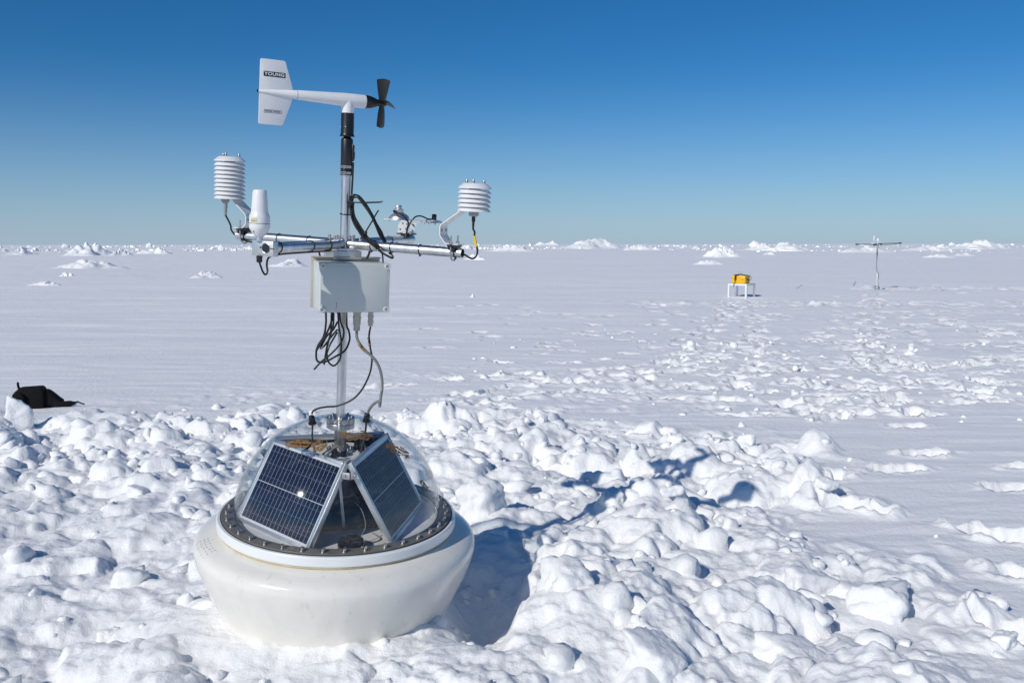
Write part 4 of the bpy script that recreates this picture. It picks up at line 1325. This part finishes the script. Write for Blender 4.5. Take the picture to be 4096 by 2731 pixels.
# right back: radiometers on a plate
rc = A_RB * .520
cap = part('arm_elbow', MB().lathe([(0, .024), (.012, .022), (.0205, .014), (.0235, 0), (.0235, -.02), (.0190, -.045)], 32, A_RB * .555, A_RB), 'alu')
part('sensor_saddle', MB().box(rc + UP * .0260, (.074, .050, .0055), (A_RF, A_RB, UP), .001).box(rc + UP * .0195, (.040, .034, .010), (A_RF, A_RB, UP), .001), 'black')
sb = MB().box(rc + UP * .0310 + A_RF * .0, (.066, .050, .003), (A_RF, A_RB, UP), .0005)
fd = np.array([.10, -.995, 0]); fr_ = np.array([.995, .10, 0])
fax = (fr_, UP, fd)
sb.prism(rounded([(-.038, .034), (.004, .034), (.004, .082), (-.026, .082), (-.038, .066)], .003, 3), .020, .0228, rc, fax)
sb.prism(rounded([(.016, .030), (.034, .030), (.034, .058), (.046, .076), (.028, .078), (.016, .066)], .003, 3), .004, .024, rc, fax)
bkt = part('sensor_bracket', sb, 'white_metal')
for (u, z) in ((-.028, .046), (-.018, .072), (-.003, .048), (.0, .070)):
    o = rc + fr_ * u + UP * z + fd * .0229
    sub('bracket_hole', MB().cyl(o, o + fd * .0006, .0042, seg=16), 'ink_soft', bkt)
for (u, z) in ((.025, .044), (.030, .066)):
    o = rc + fr_ * u + UP * z + fd * .0241
    sub('bracket_hole', MB().cyl(o, o + fd * .0006, .0040, seg=16), 'ink_soft', bkt)
px_ = np.array([.998, .02, -.030]); py_ = np.array([-.02, .998, .02]); pz_ = np.cross(px_, py_)
pc = rc + np.array([.032, .02, .0835])
splate = part('sensor_plate', MB().box(pc, (.262, .085, .003), (px_, py_, pz_), .0006), 'white_metal')
for u in (-.108, .046, .064, .093):
    o = pc + px_ * u - pz_ * .0015 - py_ * .030
    sub('plate_screw', MB().cyl(o, o - pz_ * .007, .0034, .0022, 10), 'steel', splate)
o1 = pc + px_ * -.070 + pz_ * .0015
pyr = part('radiometer', MB().lathe([(0, 0), (.046, 0), (.044, .010), (.034, .020), (.026, .024), (.020, .030), (.0225, .034), (.0225, .043), (.0140, .0455), (.0138, .0600), (.0130, .0612), (0, .0612)], 40, o1, pz_ + px_ * -.10), 'alu_block')
sub('connector', MB().cyl(o1 + pz_ * .034 - px_ * .022 - py_ * .012, o1 + pz_ * .031 - px_ * .012 - py_ * .030, .0062, seg=16), 'black', pyr)
o2 = pc + px_ * .084 + pz_ * .0015
light = part('light_sensor', MB().lathe([(0, 0), (.0108, 0), (.0108, .022), (.0095, .0262), (.006, .0280), (0, .0284)], 28, o2 + pz_ * .0075, pz_), 'gloss_black')
sub('sensor_base', MB().box(o2 + px_ * -.002 + pz_ * .0035, (.068, .050, .0065), (px_, py_, pz_), .0008).cyl(o2 + pz_ * .006, o2 + pz_ * .0095, .017, seg=28), 'alu_block', light)

# faded hand-written notes on the hull's left shoulder
scr = MB(); rg_s = np.random.default_rng(3)
for line in range(4):
    for k in range(6):
        a = R(-158 + 3.1 * k * .9 + line * .4); rr_ = .545 - .013 * line
        z_ = np.interp(rr_, [.49, .520, .540, .552], [-1.137, -1.148, -1.159, -1.172]) + .0006
        e = np.array([math.cos(a), math.sin(a), 0]); tt = np.array([-e[1], e[0], 0])
        q = [e * (rr_ + rg_s.uniform(-.003, .003)) + tt * (f * .011) + UP * (z_ + .0004) for f in (0, .33, .66, 1)]
        q = [p + e * rg_s.uniform(-.003, .003) for p in q]
        q = [np.array([p[0], p[1], np.interp(math.hypot(p[0], p[1]), [.49, .520, .540, .552], [-1.137, -1.148, -1.159, -1.172]) + .0004]) for p in q]
        scr.tube(q, .0008, 5, 3)
sub('scribbled_note', scr, 'ink_soft', hull)

# ---- cables
def cable(name, pts, r, mat='cable', seg=9):
    return part(name, MB().tube(pts, r, seg, 7), mat)
# loops hanging under the box
cable('looped_cable', [(-0.0494, -0.0900, -0.2563), (-0.0485, -0.0900, -0.3010), (-0.0570, -0.0850, -0.3507), (-0.0812, -0.0800, -0.3947), (-0.0857, -0.0800, -0.4299), (-0.0784, -0.0800, -0.4523), (-0.0535, -0.0750, -0.4536), (-0.0146, -0.0650, -0.4322), (0.0210, -0.0550, -0.4074), (0.0364, -0.0500, -0.3652), (0.0321, -0.0500, -0.3304), (0.0247, -0.0500, -0.3133), (0.0207, -0.0500, -0.2612)], .0040)
cable('looped_cable', [(-0.0286, -0.0800, -0.2565), (-0.0301, -0.0800, -0.2946), (-0.0463, -0.0850, -0.3397), (-0.0707, -0.0900, -0.3854), (-0.0823, -0.0900, -0.4069), (-0.0839, -0.0900, -0.4123)], .0042)
cable('looped_cable', [(-0.0217, -0.0800, -0.2596), (-0.0229, -0.0800, -0.3115), (-0.0382, -0.0750, -0.3652), (-0.0502, -0.0700, -0.4157), (-0.0561, -0.0700, -0.4653)], .0036)
cable('looped_cable', [(-0.0045, -0.0850, -0.2545), (0.0002, -0.0850, -0.3095), (0.0091, -0.0800, -0.3618), (0.0092, -0.0750, -0.4081), (0.0039, -0.0700, -0.4409), (-0.0182, -0.0600, -0.4687), (-0.0384, -0.0550, -0.4619), (-0.0514, -0.0500, -0.4370), (-0.0445, -0.0400, -0.3995), (-0.0317, -0.0200, -0.3703), (-0.0220, 0.0000, -0.3481)], .0036)
cable('looped_cable', [(0.0006, -0.0750, -0.2590), (0.0048, -0.0750, -0.2934), (0.0167, -0.0700, -0.3282), (0.0124, -0.0700, -0.3633), (-0.0056, -0.0800, -0.3940), (-0.0339, -0.0900, -0.4252), (-0.0599, -0.0950, -0.4467), (-0.0890, -0.1000, -0.4806)], .0036)
cable('looped_cable', [(-0.0213, 0.0000, -0.3055), (-0.0323, -0.0300, -0.3335), (-0.0500, -0.0600, -0.3543), (-0.0642, -0.0800, -0.3868), (-0.0680, -0.0850, -0.4001), (-0.0539, -0.0800, -0.3879), (-0.0364, -0.0500, -0.3604), (-0.0223, 0.0000, -0.3375)], .0036)
cable('looped_cable', [(-0.0505, -0.0600, -0.4140), (-0.0457, -0.0600, -0.4454), (-0.0506, -0.0750, -0.4289), (-0.0436, -0.0800, -0.3856), (-0.0311, -0.0800, -0.3293), (-0.0317, -0.0750, -0.2677)], .0034)
# grey conduit and black lead down to the dome
cable('grey_conduit', [(0.0673, -0.0750, -0.3264), (0.0695, -0.0800, -0.3516), (0.0849, -0.0900, -0.3769), (0.1042, -0.1000, -0.3950), (0.1287, -0.1000, -0.4145), (0.1499, -0.1000, -0.4378), (0.1646, -0.1000, -0.4685), (0.1733, -0.1000, -0.5066), (0.1758, -0.1100, -0.5429), (0.1746, -0.1250, -0.5616), (0.1749, -0.1400, -0.5816), (0.1755, -0.1550, -0.5960), (0.1763, -0.1650, -0.5904), (0.1675, -0.1200, -0.5914), (0.1560, -0.0900, -0.5969), (0.1366, -0.0700, -0.6142), (0.1212, -0.0550, -0.6371), (0.1144, -0.0450, -0.6553)], .0056, 'grey_cable', 12)
cable('dome_lead', [(0.1162, -0.0500, -0.3101), (0.1129, -0.0600, -0.3454), (0.1212, -0.0800, -0.3836), (0.1308, -0.0900, -0.4232), (0.1286, -0.0900, -0.4654), (0.1193, -0.0900, -0.5010), (0.0990, -0.0850, -0.5456), (0.0740, -0.0800, -0.5806), (0.0451, -0.0800, -0.6038), (0.0117, -0.0800, -0.6192), (-0.0092, -0.0800, -0.6262), (-0.0419, -0.0850, -0.6286), (-0.0722, -0.0900, -0.6353), (-0.0899, -0.0950, -0.6450), (-0.0952, -0.0965, -0.6572)], .0036)
part('cable_tape', MB().tube([(0.0804, -0.0885, -0.3722), (0.0911, -0.0950, -0.3844), (0.1077, -0.1000, -0.3983)], .0068, 10).tube([(0.1145, -0.0650, -0.3620), (0.1202, -0.0780, -0.3805)], .0050, 10), 'tape')
part('lead_tie', MB().ring((0.1128, -0.0620, -0.3539), (0, .1, 1), .0045, .0012, 16, 6).tube([(0.1131, -0.0640, -0.3535), (0.1068, -0.0700, -0.3546)], .0014, 6), 'cable')
# coil lashed to the mast above the arms
rg_l = np.random.default_rng(11)
upper = [(0.0262, -0.0350, 0.1517), (0.0282, -0.0400, 0.1720), (0.0373, -0.0450, 0.1832), (0.0551, -0.0500, 0.1808), (0.0767, -0.0550, 0.1597), (0.1056, -0.0600, 0.1196), (0.1271, -0.0600, 0.0805), (0.1443, -0.0550, 0.0459), (0.1591, -0.0450, 0.0174), (0.1612, -0.0200, 0.0025)]
lower = [(0.0267, -0.0300, 0.1617), (0.0284, -0.0300, 0.1349), (0.0375, -0.0350, 0.1085), (0.0527, -0.0400, 0.0808), (0.0712, -0.0450, 0.0533), (0.0973, -0.0550, 0.0281), (0.1281, -0.0750, 0.0089), (0.1400, -0.0850, -0.0016)]
for path, n, rr_ in ((upper, 6, .0042), (lower, 5, .0042)):
    for k in range(n):
        o = rg_l.normal(0, .0042, 3)
        sp = rg_l.normal(0, .0022, (len(path), 3))
        cable('coiled_cable', [np.array(p) + o + s for p, s in zip(path, sp)], rr_)
cable('coiled_cable', [(0.0277, -0.0300, 0.1247), (0.0353, -0.0400, 0.0950), (0.0540, -0.0450, 0.0625), (0.0793, -0.0500, 0.0370), (0.1035, -0.0500, 0.0214), (0.1230, -0.0200, 0.0158)], .0042)
cable('coiled_cable', [(0.1399, -0.0850, 0.0017), (0.1488, -0.0850, -0.0146), (0.1660, -0.0850, -0.0255), (0.1917, -0.0850, -0.0376), (0.1978, -0.0800, -0.0359), (0.1917, -0.0750, -0.0264), (0.1811, -0.0600, -0.0219)], .0040)
cable('coiled_cable', [(0.1365, -0.0850, 0.0015), (0.1515, -0.0800, -0.0148), (0.1573, -0.0700, -0.0320), (0.1586, -0.0600, -0.0616)], .0030)
cable('coiled_cable', [(0.1016, -0.0300, -0.0207), (0.0986, -0.0300, -0.0346), (0.0905, -0.0300, -0.0504)], .0044)
cable('coiled_cable', [(-0.0864, -0.0600, -0.0291), (-0.0855, -0.0500, -0.0433), (-0.0805, -0.0400, -0.0573)], .0034)
part('tie_strap', MB().ring((0, 0, .113), (.06, 0, 1), .0200, .0024, 24, 8).tube([(0.0243, -0.0450, 0.1611), (0.0463, -0.0550, 0.1614), (0.0808, -0.0600, 0.1623), (0.1178, -0.0600, 0.1653), (0.1413, -0.0600, 0.1676), (0.1499, -0.0600, 0.1711)], .0032, 8), 'cable')
part('tie_strap', MB().tube([(0.0727, -0.0500, 0.0282), (0.0889, -0.0600, 0.0532), (0.1074, -0.0650, 0.0846), (0.1266, -0.0650, 0.1208), (0.1336, -0.0650, 0.1329), (0.1376, -0.0650, 0.1361)], .0028, 8).box((0.0898, -0.0650, 0.0501), (.012, .010, .012), bev=.002), 'cable')
# leads along the arms
part('arm_lead', MB().tube([an + np.array([0, 0, -.049]), (-0.2061, -0.4300, -0.0619), (-0.1980, -0.4300, -0.0821), (-0.1911, -0.4250, -0.0910), (-0.1852, -0.4200, -0.0822), (-0.1888, -0.4150, -0.0622), (-0.1882, -0.4100, -0.0419), (-0.1807, -0.4000, -0.0310), A_LF * .40 + UP * -.024, A_LF * .34 + UP * -.023, A_LF * .22 + UP * -.023, A_LF * .11 + UP * -.023, A_LF * .06 + UP * -.020 + A_LB * .02], .0034, 9), 'cable')
part('arm_lead', MB().tube([(-.508, .150, zb_lb - .078), (-0.4909, 0.1600, 0.0420), (-0.4904, 0.1700, 0.0209), (-0.4764, 0.1700, 0.0026), (-0.4557, 0.1650, -0.0116), A_LB * .42 + UP * -.022 + A_LF * .012, A_LB * .33 + UP * -.025, A_LB * .2 + UP * -.024, A_LB * .08 + UP * -.024], .0036, 9), 'cable')
part('arm_lead', MB().tube([(-.45, .15, -.008), A_LB * .45 + UP * -.018 + A_LF * .016, A_LB * .36 + UP * -.026 + A_LF * .006, A_LB * .25 + UP * -.027], .0030, 9), 'cable')
rl = part('arm_lead', MB().tube([(.500, -.174, zb_rf - .078), (0.5064, -0.1740, 0.0783), (0.5060, -0.1750, 0.0657), (0.5101, -0.1780, 0.0472), (0.5165, -0.1800, 0.0267), (0.5201, -0.1820, 0.0102), (0.5162, -0.1850, -0.0067), (0.5051, -0.1850, -0.0168), (0.4897, -0.1750, -0.0141), (0.4729, -0.1650, -0.0062), A_RF * .485 + UP * -.010, A_RF * .40 + UP * -.010], .0036, 9), 'cable')
sub('yellow_tag', MB().tube([(0.5060, -0.1750, 0.0653), (0.5101, -0.1780, 0.0472), (0.5160, -0.1800, 0.0271)], .0050, 10), 'yellow_tag', rl)
part('arm_lead', MB().tube([o1 + pz_ * .031 - px_ * .012 - py_ * .032, (0.1312, 0.4500, 0.1173), (0.1462, 0.4400, 0.1160), (0.1644, 0.4300, 0.1097), (0.1799, 0.4300, 0.0985), (0.1910, 0.4300, 0.0841), (0.1961, 0.4300, 0.0708), (0.1908, 0.4400, 0.0596), (0.1871, 0.4500, 0.0438), (0.1842, 0.4550, 0.0237), (0.1793, 0.4500, 0.0069), (0.1701, 0.4400, -0.0022), (0.1600, 0.4000, -0.0082), (0.1530, 0.3600, -0.0094)], .0036, 9), 'cable')
part('arm_lead', MB().tube([o2 + pz_ * .012 - px_ * .010 - py_ * .004, (0.2706, 0.5000, 0.0955), (0.2599, 0.4800, 0.1016), (0.2479, 0.4600, 0.1068), (0.2367, 0.4500, 0.1079), (0.2242, 0.4400, 0.1037), (0.2135, 0.4300, 0.0929), (0.2034, 0.4300, 0.0772), (0.1978, 0.4300, 0.0649), (0.1911, 0.4400, 0.0505), (0.1868, 0.4500, 0.0317), (0.1813, 0.4450, 0.0103), (0.1715, 0.4400, -0.0006)], .0032, 9), 'cable')

# ------------------------------------------------------------------ other things on the ice
def place(x, y): return (x, y, snow_at(x, y))

# white side table with the yellow case strapped on it
TX, TY = 6.60, 25.9
tz0 = snow_at(TX, TY)
table = empty('side_table', (TX, TY, tz0 - .06), (0, 0, R(-39)))
tag(table, 'small square white table standing in the snow under the yellow case', 'table')
S_ = .58; H_ = .44
MB().box((0, 0, H_ - .026), (S_, S_, .052), bev=.002).build('table_top', M['lacquer'], table)
leg_me = MB().box((0, 0, (H_ - .0525) / 2), (.052, .052, H_ - .0525), bev=.0015).mesh('leg', M['lacquer'])
for sx in (-1, 1):
    for sy in (-1, 1):
        link('leg', leg_me, table, (sx * (S_ / 2 - .026), sy * (S_ / 2 - .026), 0))
case = empty('equipment_case', (TX - .03, TY, tz0 - .06 + H_ + .001), (0, 0, R(-36)))
tag(case, 'bright yellow plastic equipment case strapped onto the small white table', 'case')
def tapered(w0, d0, w1, d1, z0, z1, r):
    bm = bmesh.new(); V = []
    for (w, d, z) in ((w0, d0, z0), (w1, d1, z1)):
        V.append([bm.verts.new((sx * w / 2, sy * d / 2, z)) for sx, sy in ((-1, -1), (1, -1), (1, 1), (-1, 1))])
    bm.faces.new(V[0][::-1]); bm.faces.new(V[1])
    for k in range(4): bm.faces.new((V[0][k], V[0][(k + 1) % 4], V[1][(k + 1) % 4], V[1][k]))
    bmesh.ops.bevel(bm, geom=bm.edges[:], offset=r, segments=3, profile=.5, affect='EDGES', clamp_overlap=True)
    bm.verts.index_update()
    out = ([tuple(v.co) for v in bm.verts], [tuple(v.index for v in f.verts) for f in bm.faces]); bm.free()
    return out
MB().add(*tapered(.385, .345, .415, .375, 0, .148, .022)).build('case_body', M['yellow'], case)
cl = MB().add(*tapered(.425, .385, .385, .345, .150, .226, .018)).build('case_lid', M['yellow'], case)
rib_ = MB()
for s in (-1, 1):
    for u in (-.13, .13):
        rib_.box((s * .203, u, .085), (.016, .050, .130), bev=.005)
rib_.build('side_rib', M['yellow'], case)
MB().box((.214, 0, .105), (.014, .13, .030), bev=.006).build('carry_handle', M['black'], case)
for u in (-.12, .12):
    MB().box((u, -.200, .145), (.045, .014, .055), bev=.004).build('latch', M['yellow'], case)
# bundle of strap lashed over the case, falling over the table edge
stp = empty('lashing_strap', (TX - .03, TY, tz0 - .06 + H_), (0, 0, R(-36)))
tag(stp, 'dark strap bundle lashed over the yellow case with a hanging tail', 'strap')
sb_ = MB()
for k in range(5):
    o = (k - 2) * .010
    sb_.tube([(-.17 + o, -.05, .232), (-.08 + o, -.03 + o, .252), (.0, o, .256 + abs(o) * .4), (.09, .02 - o, .245), (.16, .04 + o, .236)], .010, 8)
sb_.tube([(-.02, -.10, .245), (-.07, -.17, .238), (-.085, -.215, .20), (-.09, -.219, .15), (-.088, -.219, .10)], .011, 8)
sb_.tube([(-.03, -.12, .245), (-.055, -.18, .236), (-.060, -.215, .20), (-.062, -.219, .16), (-.064, -.219, .11)], .009, 8)
sb_.build('strap_bundle', M['strap'], stp)
MB().tube([(-.08, -.219, .11), (-.079, -.235, .05), (-.079, -.302, .012), (-.080, -.312, -.03), (-.084, -.312, -.09)], .0085, 6).build('strap_tail', M['strap'], stp)
MB().tube([(.12, .03, .242), (.19, .06, .240), (.245, .09, .215), (.270, .10, .16), (.262, .08, .105), (.225, .05, .095)], .0065, 8).build('hanging_loop', M['black'], stp)
MB().tube([(.05, .0, .25), (-.02, .05, .30), (-.08, .10, .35)], .0022, 5).build('whip_wire', M['black'], stp)

# snow depth station: white pole, black cross bar with down-looking sounders
SX, SY = 12.19, 30.1
sz0 = snow_at(SX, SY)
st = empty('snow_station', (SX, SY, sz0), (0, 0, R(-18)))
tag(st, 'distant slim white pole station with black cross bar and hanging sensors', 'weather station')
MB().tube([(.012, 0, -.05), (.006, 0, .20), (.0, 0, .40), (-.002, 0, .52)], .023, 14).build('lower_pole', M['pole_white'], st)
MB().cyl((0, 0, .515), (0, 0, .545), .032, seg=16).cyl((0, 0, .545), (0, 0, .60), .022, .015, 14).build('pole_coupling', M['pole_white'], st)
MB().tube([(-.005, 0, .55), (-.02, 0, .9), (-.028, 0, 1.2), (-.03, 0, 1.52)], .0095, 12).build('upper_pole', M['pole_white'], st)
MB().tube([(-.05, -.02, 1.5), (-.045, -.022, 1.2), (-.035, -.022, .9), (-.02, -.03, .62), (.035, -.03, .54), (.04, -.034, .44), (.02, -.036, .3), (.05, -.05, .12), (.08, -.05, .08), (.07, -.06, -.02)], .010, 8).tube([(-.01, -.02, 1.5), (-.02, -.022, 1.2), (-.03, -.022, 1.0)], .007, 6).build('cable_run', M['grey_cable'], st)
MB().tube([(-.70, 0, 1.500), (-.35, 0, 1.505), (0, 0, 1.515), (.4, 0, 1.535), (.68, 0, 1.540)], .011, 8).tube([(-.22, 0, 1.49), (0, .25, 1.50), (.10, .40, 1.51)], .012, 8).tube([(0, 0, 1.51), (-.12, -.30, 1.485), (-.16, -.42, 1.48)], .012, 8).build('cross_bar', M['black'], st)
MB().tube([(-.64, 0, 1.51), (-.3, 0, 1.50), (0, 0, 1.47), (.3, 0, 1.49), (.64, 0, 1.53)], .007, 6).build('bar_cable', M['black'], st)
for (x, y, z) in ((-.68, 0, 1.502), (.66, 0, 1.540), (.10, .40, 1.512), (-.16, -.42, 1.482)):
    h_ = MB().box((x, y, z + .004), (.085, .045, .042), bev=.006).build('sounder_head', M['black'], st)
    MB().cyl((x, y, z - .017), (x, y, z - .062), .019, .017, 14).build('sounder_horn', M['gland'], h_)
MB().lathe([(0, 1.50), (.012, 1.50), (.012, 1.63), (.026, 1.655), (.030, 1.67), (.026, 1.74), (.021, 1.795), (0, 1.80)], 20, (-.145, 0, 0)).build('pole_antenna', M['pole_white'], st)
MB().lathe([(0, 1.51), (.014, 1.51), (.014, 1.60), (.034, 1.605), (.036, 1.685), (.030, 1.695), (0, 1.70)], 20, (-.025, 0, 0)).build('temperature_shield', M['white_metal'], st)
for (gx, gy, top) in ((-2.55, -.90, 1.68), (1.9, -1.0, 1.66), (-.6, 2.4, 1.66)):
    g = MB().cyl((-.03, 0, top), (gx, gy, .05), .0020 if gx < -1 else .0011, seg=6).build('guy_line', M['cord'], st)
    MB().cyl((gx * .93, gy * .93, .05 + top * .07), (gx * .99, gy * .99, .05), .010, seg=8).cyl((gx * 1.0, gy * 1.0, .09), (gx * 1.03, gy * 1.03, -.12), .008, seg=6).build('guy_peg', M['ring_steel'], g)
rg_w = np.random.default_rng(9); ww = MB()
for k in range(5):
    p = rg_w.uniform(-.10, .10, (4, 3)); p[:, 2] = [-.02, .10 + .04 * rg_w.random(), .06, -.03]; p[:, 1] -= .04
    ww.tube(p, .005, 5)
ww.build('base_wires', M['grey_cable'], st)

# black backpack fallen on its side
KX, KY = -4.44, 8.35
kz = snow_at(KX, KY) - .03
pack = empty('backpack', (KX, KY, kz), (0, 0, R(20)))
pack.scale = (.84, .84, .84)
tag(pack, 'black backpack lying in the snow at the left edge with hip belt out', 'backpack')
def pillow(poly, y0, y1, mat, name, bev=.028):
    return MB().prism(poly, -y1, -y0, (0, 0, 0), ((1, 0, 0), (0, 0, 1), (0, -1, 0)), bev).build(name, M[mat], pack, sharp=60)
pillow([(-.255, .03), (-.235, .235), (-.185, .262), (.035, .268), (.062, .235), (.055, -.05), (.02, -.06), (-.08, .0)], -.13, .13, 'nylon', 'pack_body')
pillow([(-.262, .035), (-.245, .225), (-.16, .235), (-.125, .19), (-.13, .05)], -.165, -.12, 'nylon', 'side_pocket', .018)
pillow([(-.300, .045), (-.255, .075), (-.16, .05), (-.20, .015), (-.25, .012)], -.10, .10, 'nylon', 'base_flap', .010)
pillow([(.035, .225), (.085, .232), (.13, .200), (.215, .115), (.245, .095), (.215, .045), (.15, .06), (.06, .055)], -.10, .10, 'nylon', 'back_panel', .020)
pillow([(.155, .12), (.22, .105), (.32, .108), (.375, .088), (.33, .045), (.255, .012), (.20, .02), (.14, .07)], -.115, -.085, 'nylon', 'hip_belt', .010)
pillow([(.0, .03), (.062, .05), (.062, -.03), (.03, -.07), (-.01, -.06), (-.03, .0)], -.12, .02, 'nylon', 'shoulder_strap', .012)
hb = MB().tube([(.365, -.10, .085), (.395, -.10, .088), (.43, -.105, .072), (.462, -.11, .060)], .008, 6).build('belt_strap', M['nylon'], pack)
MB().box((.388, -.10, .088), (.030, .014, .020), bev=.004).build('buckle', M['black'], pack)
MB().tube([(-.196, 0, .250), (-.205, 0, .285), (-.206, 0, .318), (-.200, 0, .325)], .013, 8).build('grab_handle', M['nylon'], pack)
